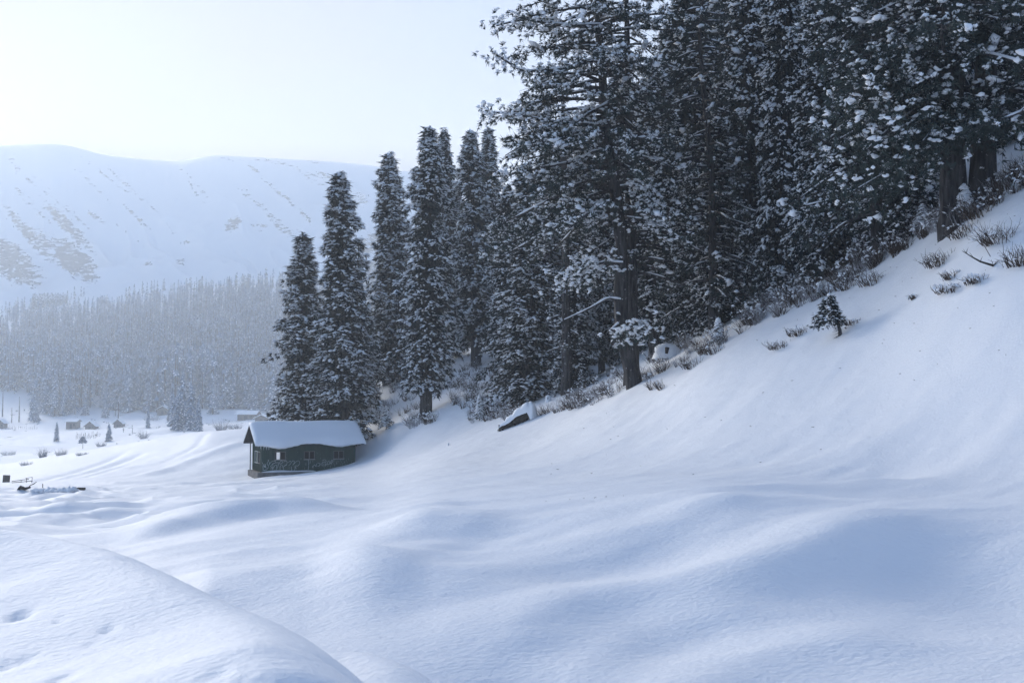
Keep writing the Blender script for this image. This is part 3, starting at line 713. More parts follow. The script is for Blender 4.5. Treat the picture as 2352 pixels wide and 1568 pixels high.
fir_at(0, 697, 106, 535, 112, 'shorter broad snow-laden fir, leftmost of the group behind the cabin', G1)
fir_at(2, 786, 102, 397, 124, 'tall pointed snowy fir rising directly over the cabin roof', G1, utop=778)
fir_at(1, 836, 113, 610, 62, 'slim fir with bare leaning trunk to the right of the cabin roof', G1, utop=815)
fir_at(2, 893, 119, 352, 100, 'straight narrow fir standing alone just right of the gap showing the mountain', G1)
fir_at(1, 920, 122, 500, 70, 'lower fir tucked against the right side of the lone narrow fir', G1)
fir_at(3, 978, 88, 290, 104, 'tallest fir of the left group with bare trunk foot standing in brush', G1, vb=955, utop=987)
fir_at(0, 1020, 124, 297, 80, 'thin fir just right of and behind the tallest one', G1)
fir_at(1, 1046, 127, 430, 66, 'half-hidden fir between two snow-capped firs', G1)
fir_at(3, 1093, 113, 297, 92, 'fir with flattened snow-capped top left of the round-capped fir', G1, utop=1080)
fir_at(1, 1128, 124, 293, 74, 'fir with a round white snow cap on its tip beside the big pine', G1, utop=1122)
fir_at(2, 1209, 70, 372, 118, 'broad fir with thick trunk foot right above the snow-covered log', G2, vb=925)
fir_at(4, 1165, 92, 420, 80, 'fir filling the space left of the broad fir above the log', G2)
fir_at(0, 1255, 84, 330, 90, 'slender fir seen between the broad fir and the straight bare trunk', G2)
fir_at(1, 1382, 69, 380, 60, 'thin fir with exposed lower trunk left of the curved pine', G2, vb=856)
fir_at(4, 1345, 88, 250, 110, 'dark fir behind the two pine trunks', G3)
fir_at(3, 1505, 68, 130, 120, 'snow-flecked fir with dark bare trunk right of the curved pine', G2)
fir_at(4, 1575, 72, -60, 150, 'dark fir reaching past the top of the picture right of the tall pine', G2)
fir_at(2, 1712, 52, -260, 118, 'tall column of fir speckled with snow, first of three over the twin snowy saplings', G2, vb=690)
fir_at(0, 1800, 51, -300, 112, 'tall column of fir, middle one of three above the leaning sapling', G2, vb=668)
fir_at(2, 1893, 49, -260, 120, 'tall column of fir, right one of three, behind brown brush', G2, vb=640)
fir_at(4, 1985, 52, -200, 120, 'dark fir partly hidden by the grey pine foliage', G2)
fir_at(4, 2085, 46, 60, 130, 'low-branched fir left of the thick double pine trunks', G2)
fir_at(0, 2330, 47, 60, 110, 'fir at the right edge of the picture behind the double trunks', G2)
# deeper trees, filling the dark wood
nfill = 0
for k_, (u, d, vt, w, pr) in enumerate([(1215, 118, 400, 90, 2), (1290, 112, 330, 95, 4), (1420, 96, 150, 120, 4), (1470, 110, 220, 110, 2), (1545, 96, 60, 130, 4), (1620, 88, -20, 140, 4), (1660, 104, 30, 130, 2),
        (1690, 75, -120, 130, 4), (1755, 68, -120, 120, 4), (1760, 92, -60, 140, 2), (1845, 64, -160, 130, 4), (1850, 88, -100, 140, 2), (1930, 70, -160, 140, 4), (1950, 94, -120, 150, 4),
        (2035, 66, -160, 140, 2), (2060, 88, -140, 150, 4), (2140, 60, -200, 150, 4), (2160, 82, -160, 160, 2), (2250, 58, -220, 150, 4), (2270, 78, -180, 160, 4), (2350, 60, -250, 160, 2),
        (2390, 76, -220, 160, 4), (2450, 55, -250, 160, 4), (2520, 66, -280, 160, 2), (2600, 50, -280, 160, 4), (2710, 56, -300, 170, 2), (1320, 76, 470, 80, 2), (1445, 78, 300, 80, 4), (1600, 66, 300, 90, 4), (1650, 61, 250, 90, 2)]):
    fir_at(pr, u, d, vt, w, 'dark fir deep in the wood ' + ('behind the broad fir above the log' if u < 1330 else 'behind the big curved pine' if u < 1500 else 'behind the grey-green pine' if u < 1680 else 'behind the three fir columns' if u < 1920 else 'left of the massive double trunks' if u < 2150 else 'behind the massive double trunks' if u < 2360 else 'beyond the right edge of the picture'), G3)

# pines
p9 = pine_meshes(31, 21, 3.2, .12, 74, [(0, 0, -.8), (-.05, 0, 6), (-.1, 0, 12), (-.3, 0, 21)], .36, .50, 7, 7, sparse_low=True)
q9 = hit(1302, 903, 30, 120)
Ht9 = P(1285, 95, q9[1])[2] - q9[2]
plant_tree('pine_tree', p9, q9, .3, (1, 1, Ht9 / 21), 'straight pine with bare grey trunk and short snowy side limbs left of the curved pine', 'tree', 'big pines')
d10 = hit(1462, 882, 30, 120)
def rel(u, v, o): return tuple(P(u, v, o[1]) - o)
path10 = [(0, 0, -.8), rel(1452, 850, d10), rel(1430, 780, d10), rel(1424, 700, d10), rel(1430, 600, d10), rel(1415, 450, d10), rel(1392, 300, d10), rel(1382, 150, d10), rel(1370, 0, d10), rel(1368, -120, d10), rel(1365, -330, d10)]
ph = [Vector(p).length for p in path10]
def r3(pts, dy=0.0):
    out_ = []
    for k_, (u, v) in enumerate(pts):
        d = d10[1] - .35 - dy * k_ / max(1, len(pts) - 1); out_.append(tuple(P(u, v, d) - d10))
    return out_
EX10 = [(r3([(1430, 606), (1390, 602), (1350, 612), (1318, 632), (1304, 648)], 1.0), .09, 2.4, True),
        (r3([(1425, 690), (1395, 685), (1360, 706), (1325, 722), (1296, 735)], 1.2), .08, 0, True),
        (r3([(1420, 745), (1402, 760), (1450, 750), (1478, 752), (1490, 765)], .8), .08, 0, True),
        (r3([(1405, 790), (1425, 768), (1455, 752), (1485, 758)], 1.2), .10, 1.8, True),
        (r3([(1440, 500), (1480, 505), (1530, 525), (1560, 545)], 1.0), .07, .6, True),
        (r3([(1425, 430), (1460, 425), (1490, 440), (1510, 480)], 1.2), .08, 1.6, True),
        (r3([(1420, 480), (1395, 470), (1360, 488), (1335, 510)], .8), .07, 1.4, True),
        (r3([(1400, 340), (1360, 350), (1310, 385), (1270, 420)], 1.0), .09, .7, True),
        (r3([(1395, 240), (1350, 262), (1300, 300)], 1.2), .10, .5, True),
        (r3([(1385, 130), (1300, 160), (1200, 165), (1130, 120)], .6), .12, 1.2, True),
        (r3([(1395, 290), (1290, 285), (1180, 262), (1110, 258)], .6), .11, 1.6, True),
        (r3([(1380, 60), (1300, 60), (1200, 45), (1140, 60)], .6), .11, 1.6, True)]
H10 = path10[-1][2]
p10 = pine_meshes(32, H10, 7.2, .30, 135, resample(path10), .40, .50, 9, 14, azs=(math.pi, .6, .30), flare=1.15, needle=.30, extra=EX10)
plant_tree('pine_tree', p10, d10, 0, (1, 1, 1), 'giant pine with curved dark trunk foot and long limbs reaching left against the sky', 'tree', 'big pines')
p10b = pine_meshes(33, 24, 4.6, .22, 105, [(0, 0, -.8), (-.15, 0, 8), (-.5, 0, 16), (-.9, 0, 24)], .40, .62, 8, 10)
g10 = ground_at(1452, 59.5)
plant_tree('pine_tree', p10b, g10, 1.2, (1, 1, 1), 'pine trunk standing close behind and right of the curved pine, foliage loaded with snow', 'tree', 'big pines')
p12 = pine_meshes(34, 21, 4.0, .08, 110, None, .26, .16, 8, 10, needle=.26)
plant_tree('pine_tree', p12, ground_at(1640, 60), .5, (1, 1, 1), 'grey-green pine with little snow between the tall pine and the fir columns', 'tree', 'big pines')
q16 = hit(2192, 518, 25, 80)
def r16(pts, dy):
    return [tuple(P(u, v, q16[1] - .4 - dy * k_ / (len(pts) - 1)) - q16) for k_, (u, v) in enumerate(pts)]
EX16 = [(r16([(2200, 215), (2130, 235), (2050, 290), (1990, 345)], 1.6), .09, 3.6, 0.20), (r16([(2200, 150), (2150, 170), (2080, 205), (2010, 250), (1950, 300)], 1.4), .10, 3.6, 0.20),
        (r16([(2210, 230), (2240, 235), (2290, 265), (2330, 300)], 1.2), .08, 3.0, 0.20), (r16([(2195, 265), (2180, 262), (2150, 290), (2120, 325)], 1.8), .07, 2.8, 0.20),
        (r16([(2195, 90), (2220, 80), (2260, 70), (2300, 90)], 1.6), .09, 3.2, 0.20), (r16([(2200, 240), (2205, 245), (2215, 275), (2225, 300)], 1.6), .06, 2.2, 0.12),
        (r16([(2190, 60), (2130, 90), (2060, 130), (1970, 190)], 1.2), .10, 3.0, 0.20), (r16([(2190, 300), (2120, 330), (2040, 395), (1960, 440)], 1.4), .08, 3.4, 0.12)]
p16 = pine_meshes(35, 20, 6.4, .24, 120, [(0, 0, -.8), (0, 0, 5), (-.1, 0, 12), (-.2, 0, 20)], .50, .26, 9, 12, azs=(math.pi * 1.1, .6, .4), flare=1.35, needle=.26, extra=EX16)
plant_tree('pine_tree', p16, q16, 0, (1, 1, 1), 'massive pine with ridged straight trunk at the top right, drooping grey-green foliage', 'tree', 'big pines')
plant_tree('pine_tree', p10b, hit(2252, 462, 25, 80) + np.array([0, 0, -.2]), 3.6, (1.15, 1.15, 1), 'dark leaning pine trunk joined close behind the massive ridged one', 'tree', 'big pines', tilt=(0, -.06))
plant_tree('pine_tree', p12, ground_at(2455, 38), 2.0, (1, 1, 1), 'pine at the right edge of the picture with foliage hanging into view', 'tree', 'big pines')
plant_tree('pine_tree', p12, ground_at(2020, 46.5) + np.array([0, 0, -.2]), 4.0, (.9, .9, 1.05), 'bluish pine left of the massive trunk with hanging lower foliage', 'tree', 'big pines')
print('tris pine', [len(f['crown'].polygons) + len(f['snow'].polygons) + len(f['limbs'].polygons) for f in (p9, p10, p10b, p12, p16)])

# ---------------------------------------------------------------- cabin
TH = math.radians(22.8)
c0 = P(600, 1083.6, 92.0)
cab = empty('cabin', tuple(c0 + np.array([0, 0, 0])), TH)
tag(cab, 'small green wooden cabin with graffiti, dark windows and a thick snow roof', 'cabin')
LW, WW, HW = 7.75, 4.1, 2.15
RISE = 1.52
def wall_cells(length, height, holes, th, along='x', off=0.0):
    xs = sorted({0, length} | {h[0] for h in holes} | {h[1] for h in holes}); zs = sorted({0, height} | {h[2] for h in holes} | {h[3] for h in holes})
    g = Geo()
    for a in range(len(xs) - 1):
        for b in range(len(zs) - 1):
            mx, mz = (xs[a] + xs[a + 1]) / 2, (zs[b] + zs[b + 1]) / 2
            if any(h[0] < mx < h[1] and h[2] < mz < h[3] for h in holes): continue
            if along == 'x': g.box(xs[a], xs[a + 1], off, off + th, zs[b], zs[b + 1])
            else: g.box(off, off + th, xs[a], xs[a + 1], zs[b], zs[b + 1])
    # raised ribs of the siding
    n = int(length / .16)
    for k in range(n + 1):
        x = min(k * .16, length - .03)
        z0 = 0
        for (zA, zB) in zip([0] + [h[3] for h in holes if h[0] - .03 < x < h[1] + .0], [h[2] for h in holes if h[0] - .03 < x < h[1]] + [height]):
            if along == 'x': g.box(x, x + .03, off - .018, off - .001, zA + .004, zB - .004) if off < 1 else None
            else: g.box(off - .018, off - .001, x, x + .03, zA + .004, zB - .004) if off < 1 else None
    return g
FH = [(1.12, 1.92, .98, 1.56), (3.5, 4.3, .98, 1.56), (5.95, 6.73, .98, 1.56)]
LH = [(.45, 2.9, .62, 1.62)]
BH = [(2.0, 2.44, .66, 1.5), (5.6, 6.4, .95, 1.5)]
obj('front_wall', wall_cells(LW, HW, FH, .09).mesh('front_wall', MAT['siding']), cab)
obj('end_wall', wall_cells(WW - .18, HW, LH, .09, 'y', 0.0).mesh('end_wall', MAT['siding']), cab).location = (0, .09, 0)
obj('back_wall', wall_cells(LW, HW, BH, .09, 'x', WW - .09).mesh('back_wall', MAT['siding']), cab)
obj('end_wall', wall_cells(WW - .18, HW, [], .09, 'y', LW - .09).mesh('end_wall', MAT['siding']), cab).location = (0, .09, 0)
def gable(x):
    g = Geo(); ym = WW / 2
    V = [(x, 0, HW), (x, WW, HW), (x, ym, HW + RISE * (WW / 2) / (WW / 2 + .75) + .02), (x + .09, 0, HW), (x + .09, WW, HW), (x + .09, ym, HW + RISE * (WW / 2) / (WW / 2 + .75) + .02)]
    g.add(V, [(0, 1, 2), (3, 5, 4)]); g.add(V, [(0, 3, 4, 1), (1, 4, 5, 2), (2, 5, 3, 0)])
    return g.mesh('gable', MAT['siding'])
obj('gable', gable(0), cab); obj('gable', gable(LW - .09), cab)
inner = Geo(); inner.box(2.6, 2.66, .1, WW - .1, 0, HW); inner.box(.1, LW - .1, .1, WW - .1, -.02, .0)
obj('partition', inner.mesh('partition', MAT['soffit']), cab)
# windows
def window(x0, x1, z0, z1, panes=(1, 1)):
    w = Geo(); f = .045
    for a, b, c, d in ((x0 - f, x1 + f, z1, z1 + f), (x0 - f, x1 + f, z0 - f, z0), (x0 - f, x0, z0, z1), (x1, x1 + f, z0, z1)): w.box(a, b, -.035, .05, c, d)
    xm = (x0 + x1) / 2; w.box(xm - .035, xm + .035, -.03, .05, z0, z1)
    o = obj('window', w.mesh('window', MAT['frame']), cab)
    for k, (a, b) in enumerate(((x0, xm - .035), (xm + .035, x1))):
        if panes[k]:
            g = Geo(); g.box(a + .002, b - .002, .055, .065, z0 + .002, z1 - .002); obj('pane', g.mesh('pane', MAT['glass']), o)
    s = Geo(); s.box(x0 - .08, x1 + .08, -.07, -.036, z0 - .07, z0 - .035); s2 = obj('sill', s.mesh('sill', MAT['whiteframe']), o)
    return o
window(*FH[0], panes=(0, 1)); window(*FH[1]); window(*FH[2])
# end wall window: two frames, the left one pale
for (y0, y1, mt_) in ((1.62, 2.88, 'whiteframe'), (.47, 1.5, 'frame')):
    w = Geo(); f = .07
    for a, b, c, d in ((y0, y1, 1.55, 1.62), (y0, y1, .62, .69), (y0, y0 + f, .69, 1.55), (y1 - f, y1, .69, 1.55)): w.box(-.04, .04, a, b, c, d)
    o = obj('window', w.mesh('window', MAT[mt_]), cab); g = Geo(); g.box(.045, .055, y0 + f, y1 - f, .70, 1.54); obj('pane', g.mesh('pane', MAT['glass' if mt_ == 'frame' else 'siding']), o)
# roof slabs
OV, OX0, OX1 = .75, .62, .62
rise_ = RISE
def roof_pt(q, x, h=0.0):      # q -1 front eave .. 0 ridge .. 1 back eave
    y = WW / 2 + q * (WW / 2 + OV); zz = HW + .04 + rise_ * (1 - abs(q)) - .17
    return (x, y, zz + h)
rf = Geo()
for sgn in (-1, 1):
    x0, x1 = -OX0, LW + OX1
    V = [roof_pt(0, x0, 0), roof_pt(0, x1, 0), roof_pt(sgn, x1, 0), roof_pt(sgn, x0, 0), roof_pt(0, x0, .09), roof_pt(0, x1, .09), roof_pt(sgn, x1, .09), roof_pt(sgn, x0, .09)]
    V = np.array(V) + np.array([0, .002 * sgn, .12])
    rf.add(V, [(0, 1, 2, 3), (4, 7, 6, 5), (0, 4, 5, 1), (1, 5, 6, 2), (2, 6, 7, 3), (3, 7, 4, 0)])
roof = obj('roof', rf.mesh('roof', MAT['soffit']), cab)
# snow on the roof
nx, nq = 90, 40
SG = []
for a in range(nx + 1):
    fx = a / nx; x = -OX0 - .04 + fx * (LW + OX0 + OX1 + .10)
    xe = abs(2 * fx - 1); endk = max(0.0, 1 - xe ** 26) ** .5
    px = 425 + fx * 1565
    hang = .12 + .26 * math.exp(-((px - 770) / 170) ** 2) - .12 * math.exp(-((px - 1210) / 170) ** 4) + .17 * math.exp(-((px - 1610) / 130) ** 2) - .05 * math.exp(-((px - 1930) / 70) ** 2) + .01 * math.sin(px * .07)
    ring = []
    for k in range(nq + 1):
        q = -1 + 2 * k / nq
        qq = q * (1 + (hang / 2.8 if q < 0 else .05))
        qq = max(min(qq, 1.04), -1 - hang / 2.8)
        T = .40 * max(0, 1 - abs(q) ** 9) ** .5 * (.25 + .75 * endk) * (1 + .06 * math.sin(x * 1.3 + q))
        y = WW / 2 + qq * (WW / 2 + OV)
        zz = HW + .04 + rise_ * (1 - math.sqrt(qq * qq + .012) + .05) - .17 + .215
        ring.append((x + (.0), y, zz + T))
    for k in range(nq, -1, -1):
        q = -1 + 2 * k / nq
        qq = max(min(q * (1 + (hang / 2.8 if q < 0 else .05)), 1.04), -1 - hang / 2.8)
        y = WW / 2 + qq * (WW / 2 + OV)
        drop = .06 * max(0, abs(qq) - 1) / .05 if q < 0 else 0
        ring.append((x, y, HW + .04 + rise_ * (1 - abs(qq)) - .17 + .213 - drop * (1 if hang > .08 else .4)))
    SG.append(ring)
SG = np.array(SG); rl = SG.shape[1]
g = Geo(); ii = np.arange(nx)[:, None] * rl; jj = np.arange(rl)[None, :]; j2 = (jj + 1) % rl
g.add(SG.reshape(-1, 3), np.stack([ii + jj, ii + rl + jj, ii + rl + j2, ii + j2], -1).reshape(-1, 4))
for a, fl in ((0, 1), (nx, 0)):
    r_ = SG[a]; F = [(k, k + 1, rl - 2 - k, rl - 1 - k) for k in range(nq)]
    g.add(r_, F if fl else [f[::-1] for f in F])
obj('snow', g.mesh('roof_snow', MAT['snow'], True), roof)
for k in range(16):
    x = -.5 + random.random() ** 1.4 * 1.6; l = random.uniform(.08, .36); ic = Geo()
    y = -OV - .04; zt = HW + .03 - rise_ * .0
    ic.tube([(x, y, zt - .12 + .05), (x, y, zt - .12 - l * .5), (x, y, zt - .12 - l)], [.016, .010, .002], 5)
    obj('icicle', ic.mesh('icicle', MAT['ice']), roof)
# plinth, porch post
pl = Geo(); pl.box(-.35, LW + .02, -.28, WW + .1, -1.9, -.03)
obj('plinth', pl.mesh('plinth', MAT['concrete']), cab)
pp_ = Geo(); pp_.box(-.28, -.20, WW - .45, WW - .37, -.03, HW + .02); pp_.box(-.30, -.02, WW - .47, WW - .35, HW + .02, HW + .12)
obj('post', pp_.mesh('post', MAT['frame']), cab)
ledge = Geo()
xx = np.linspace(.0, 4.4, 24); prof = .10 * np.sin(np.clip((xx) / 4.4, 0, 1) * np.pi) ** .6 * (1 + .4 * np.sin(xx * 1.7))
Vl = np.concatenate([np.stack([xx, 0 * xx - .27, 0 * xx - .028], 1), np.stack([xx, 0 * xx - .20, prof - .02], 1), np.stack([xx, 0 * xx - .03, prof * 1.1 - .01], 1)])
ledge.add(Vl, [(a, a + 1, 24 + a + 1, 24 + a) for a in range(23)] + [(24 + a, 25 + a, 49 + a, 48 + a) for a in range(23)])
obj('ledge_snow', ledge.mesh('ledge_snow', MAT['snow'], True), cab)
# graffiti, sprayed on the front wall (flat strokes 2 mm proud of the ribs)
A_ = [[(510, 1030), (540, 1080), (560, 1130), (580, 1150), (600, 1120)], [(530, 1090), (530, 1150), (535, 1200), (580, 1215), (630, 1190), (660, 1130), (650, 1090)],
 [(550, 1100), (600, 1150)], [(570, 1060), (580, 1150), (590, 1070)], [(645, 1030), (650, 970), (665, 990), (650, 1020), (620, 1050), (640, 1100), (680, 1080), (685, 1020)],
 [(690, 1060), (720, 1020), (760, 1000), (800, 1000), (830, 1030), (800, 1055), (770, 1050), (740, 1080), (700, 1130), (740, 1150), (750, 1200), (730, 1240)],
 [(775, 1160), (800, 1100), (850, 1090), (840, 1170), (835, 1230)], [(780, 1050), (870, 1040), (885, 1030), (880, 1100), (860, 1180)],
 [(900, 1080), (920, 1020), (950, 1000), (990, 1010), (985, 1050), (940, 1060), (930, 1080), (980, 1110), (970, 1170)], [(930, 1100), (925, 1200)],
 [(1010, 1020), (1060, 1005), (1090, 1030), (1080, 1080), (1050, 1110), (1010, 1120), (1000, 1160), (1010, 1220), (1040, 1240)],
 [(1110, 1040), (1150, 1010), (1170, 1020), (1190, 1040), (1160, 1080), (1120, 1120)], [(1200, 1030), (1220, 1000), (1250, 1010), (1255, 1040), (1240, 1080), (1215, 1105)],
 [(1240, 1080), (1290, 1030), (1330, 1005), (1370, 1020), (1380, 1060), (1360, 1110), (1320, 1130), (1280, 1110), (1285, 1150), (1300, 1180)],
 [(1190, 1140), (1180, 1190), (1200, 1240), (1240, 1245), (1270, 1200), (1280, 1140)], [(1010, 1130), (1080, 1090)], [(760, 1060), (755, 1180)]]
B_ = [[(1310, 940), (1350, 950), (1340, 980), (1310, 990)], [(1380, 910), (1410, 890), (1440, 910), (1420, 940), (1390, 930), (1375, 950), (1380, 990)], [(1400, 950), (1405, 990)], [(1430, 950), (1430, 990)],
 [(1415, 965), (1450, 965)], [(1455, 960), (1460, 920), (1480, 915), (1490, 940), (1475, 970), (1455, 960)], [(1500, 960), (1500, 920), (1530, 900), (1535, 930), (1500, 950)], [(1240, 1000), (1270, 960), (1290, 1000), (1300, 950)], [(1180, 890), (1185, 980), (1175, 1040)]]
strokes = [[((x - 500) * .00351 + .02, (1250 - y) * .00351) for x, y in s_] for s_ in A_] + [[((x - 515) * .00575, (1062 - (x - 515) * .012 - y) * .00575) for x, y in s_] for s_ in B_]
for _ in range(95):
    x = random.choice([random.uniform(5.2, 7.6), random.uniform(5.2, 7.6), random.uniform(3.2, 5.2), random.uniform(.1, 3)])
    zt = random.uniform(.15, 1.1 if x > 3.2 else .5); l = random.uniform(.03, .22)
    strokes.append([(x, zt), (x + random.uniform(-.01, .01), zt - l)])
for _ in range(14):
    x = random.uniform(.3, 7.3); zt = random.uniform(.5, 1.7); strokes.append([(x, zt), (x + .03, zt - .04)])
def gstroke(pts, w):
    pts = np.array(pts, float)
    if len(pts) > 2:
        tt = np.arange(len(pts)); q = np.linspace(0, len(pts) - 1, len(pts) * 4)
        pts = np.stack([np.interp(q, tt, pts[:, c]) for c in (0, 1)], 1)
        for _ in range(2): pts[1:-1] = (pts[:-2] + 2 * pts[1:-1] + pts[2:]) / 4
    T = np.gradient(pts, axis=0); T /= np.linalg.norm(T, axis=1)[:, None] + 1e-9
    Nn = np.stack([-T[:, 1], T[:, 0]], 1)
    A = pts + Nn * w / 2; B = pts - Nn * w / 2; k = len(pts)
    V = np.vstack([np.stack([A[:, 0], np.full(k, -.021), A[:, 1]], 1), np.stack([B[:, 0], np.full(k, -.021), B[:, 1]], 1)])
    return V, [(a, a + 1, k + a + 1, k + a) for a in range(k - 1)]
gr1, gr2, gr3 = Geo(), Geo(), Geo()
for n_, s_ in enumerate(strokes):
    V, F = gstroke(s_, .030 if n_ < len(A_) + len(B_) else .014)
    V[:, 1] -= .0002 * (n_ % 9)
    (gr1 if n_ < len(A_) else gr2 if n_ < len(A_) + len(B_) else gr3).add(V, F)
obj('graffiti', gr1.mesh('graffiti', MAT['paint']), cab)['label'] = 'large looping white spray lettering'
obj('graffiti', gr2.mesh('graffiti', MAT['paint']), cab)['label'] = 'small white spray tag'
tag(obj('paint_scratches', gr3.mesh('paint_scratches', MAT['paint']), cab), kind='stuff')

# ---------------------------------------------------------------- far valley
def lowfir(seed, n=70, full=False):
    R = np.random.default_rng(seed); g = Geo()
    g.tube([(0, 0, -.03), (0, 0, .5), (0, 0, .98)], [.018, .012, .002], 3, m=2, cap=False)
    t = .1 + .9 * R.random(n) ** 1.1; az = R.uniform(0, 6.283, n)
    Rd = (.15 + .04 * R.random()) * (1 - t) ** .55 * R.uniform(.6, 1.15, n)
    p0 = np.stack([np.cos(az) * Rd * .25, np.sin(az) * Rd * .25, t + .01], 1)
    p1 = np.stack([np.cos(az) * Rd, np.sin(az) * Rd, t - .04 - Rd * .35], 1)
    pe = np.stack([-np.sin(az), np.cos(az), 0 * az], 1) * (.020 + .10 * (Rd))[:, None]
    V = np.stack([p0, p1 + pe, p1 - pe, p0 + pe * .9 - [0, 0, .03]], 1)
    g.add(V.reshape(-1, 3), np.concatenate([np.arange(n)[:, None] * 4 + [0, 1, 2], np.arange(n)[:, None] * 4 + [3, 1, 2]]), 0)
    k = R.random(n) < .70
    V2 = np.stack([p0 * .3 + p1 * .7, p1 + pe * .6, p1 - pe * .6], 1)[k] + np.array([0, 0, .006])
    g.add(V2.reshape(-1, 3), np.arange(k.sum() * 3).reshape(-1, 3), 1)
    return np.vstack(g.V), np.vstack(g.F), np.concatenate(g.M)
LFS = [lowfir(s_, 38) for s_ in (101, 102, 103, 104)]
LFBIG = [lowfir(s_, 260) for s_ in (201, 202, 203)]
fm = [MAT['frosthaze_needles'], MAT['treesnow'], MAT['bark']]
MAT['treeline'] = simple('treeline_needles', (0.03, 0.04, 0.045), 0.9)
LFT = [mesh_np('treeline_fir', v, f, [MAT['treeline'], MAT['frosthaze_needles'], MAT['bark']], m) for v, f, m in LFS]
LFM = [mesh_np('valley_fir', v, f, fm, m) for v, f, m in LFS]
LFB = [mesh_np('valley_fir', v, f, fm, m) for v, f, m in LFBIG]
# forest mass on the valley side
cand = []
def forest_top(u):      # print height of the upper treeline
    return np.interp(u, [-300, 0, 60, 130, 200, 260, 300, 380, 450, 520, 600, 700, 900, 1100], [745, 735, 722, 720, 720, 714, 700, 680, 672, 668, 660, 652, 645, 640])
R = np.random.default_rng(99)
pts = []
nt = 9500
for _ in range(nt):
    u = R.uniform(-500, 1120); d = math.exp(R.uniform(math.log(688), math.log(1318)))
    p = ground_at(u, d, 850)
    v = CV - FPX * math.tan(math.atan2(p[2], d) - PITCH)
    low = 895 + 40 * vnoise(u / 60., .5, 9) + 18 * vnoise(u / 17., 2.5, 5) + np.interp(u, [0, 60, 100, 250, 640], [-40, -30, 30, 25, 20])
    if v > low or v < forest_top(u): continue
    if R.random() < .5 and v < forest_top(u) + 25: continue
    if vnoise(u / 38. + 3, v / 22., 12) < .20: continue
    pts.append((d, u, p))
pts.sort(key=lambda a: a[0])
VS, FS, MS, nn = [], [], [], 0
nind = 0
GF = 'firs of the hazy forest across the valley'
for k_, (d, u, p) in enumerate(pts):
    h = R.uniform(8, 15) * (.8 + .5 * vnoise(p[0] / 40, p[1] / 60, 3)) * np.interp(d, [690, 1318], [2.15, 1.2])
    w = R.uniform(.8, 1.25) * h
    if nind < 150 and -20 < u < 900 and k_ % 2 == 0:
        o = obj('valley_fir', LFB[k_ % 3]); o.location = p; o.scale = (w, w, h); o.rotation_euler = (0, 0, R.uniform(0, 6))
        tag(o, 'hazy snowy fir at the forest foot ' + ('at the far left above the bare poles' if u < 110 else 'above the small huts' if u < 300 else 'behind the clump left of the cabin' if u < 500 else 'just above the long grey building' if u < 660 else 'hidden behind the big dark firs'), 'tree', GF); nind += 1
        continue
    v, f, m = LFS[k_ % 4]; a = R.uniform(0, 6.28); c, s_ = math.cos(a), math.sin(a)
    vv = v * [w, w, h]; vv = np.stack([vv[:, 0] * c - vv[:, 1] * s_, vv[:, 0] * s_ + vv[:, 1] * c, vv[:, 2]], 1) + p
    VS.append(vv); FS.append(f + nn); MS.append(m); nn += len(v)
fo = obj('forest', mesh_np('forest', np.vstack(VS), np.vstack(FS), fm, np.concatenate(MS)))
tag(fo, 'dense hazy fir forest dusted with snow on the far valley side', 'forest', kind='stuff')
print('forest tris', sum(map(len, FS)), len(VS), 'individual', nind)
# treeline silhouettes
tl = [(12, 733, 28), (20, 738, 40), (34, 733, 40), (48, 740, 34), (68, 722, 50), (90, 722, 52), (280, 664, 34), (318, 642, 22), (326, 645, 22), (289, 700, 45), (305, 702, 42), (330, 702, 36), (348, 705, 30), (378, 700, 44), (400, 698, 46), (420, 696, 50), (452, 690, 34), (470, 660, 38),
      (480, 672, 44), (500, 660, 42), (532, 640, 48), (548, 645, 46), (556, 640, 44), (571, 635, 50), (582, 634, 38), (592, 634, 38), (615, 634, 52), (636, 634, 36), (650, 634, 34), (664, 636, 42), (700, 640, 56)]
GT = 'firs standing on the far treeline'
for (a, v1, h) in [(int(u * .6125 * .4677 / .6125), v, hh) for u, v, hh in []]: pass
def tree_px(u, vb, hpx, big, label, cat, group, d0=300, d1=1050, wf=1.0):
    if big: wf *= .8
    p = hit(u, vb, d0, d1)
    h = hpx / FPX * p[1]
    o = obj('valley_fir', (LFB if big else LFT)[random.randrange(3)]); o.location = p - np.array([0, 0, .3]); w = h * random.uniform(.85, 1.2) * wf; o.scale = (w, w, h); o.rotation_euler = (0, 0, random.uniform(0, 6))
    if group == GT:
        label += ' ' + ('at its far left end' if u < 60 else 'near the small dark block of trees' if u < 200 else 'left of the snowy clearing' if u < 285 else 'above the snowy clearing' if u < 400 else 'midway between the clearing and the big dark firs' if u < 560 else 'close to the big dark firs')
    return tag(o, label, cat, group)
zx = lambda x: x * 1100 / 2352 * .6125
zy = lambda y: (1000 + y * 700 / 1497) * .6125
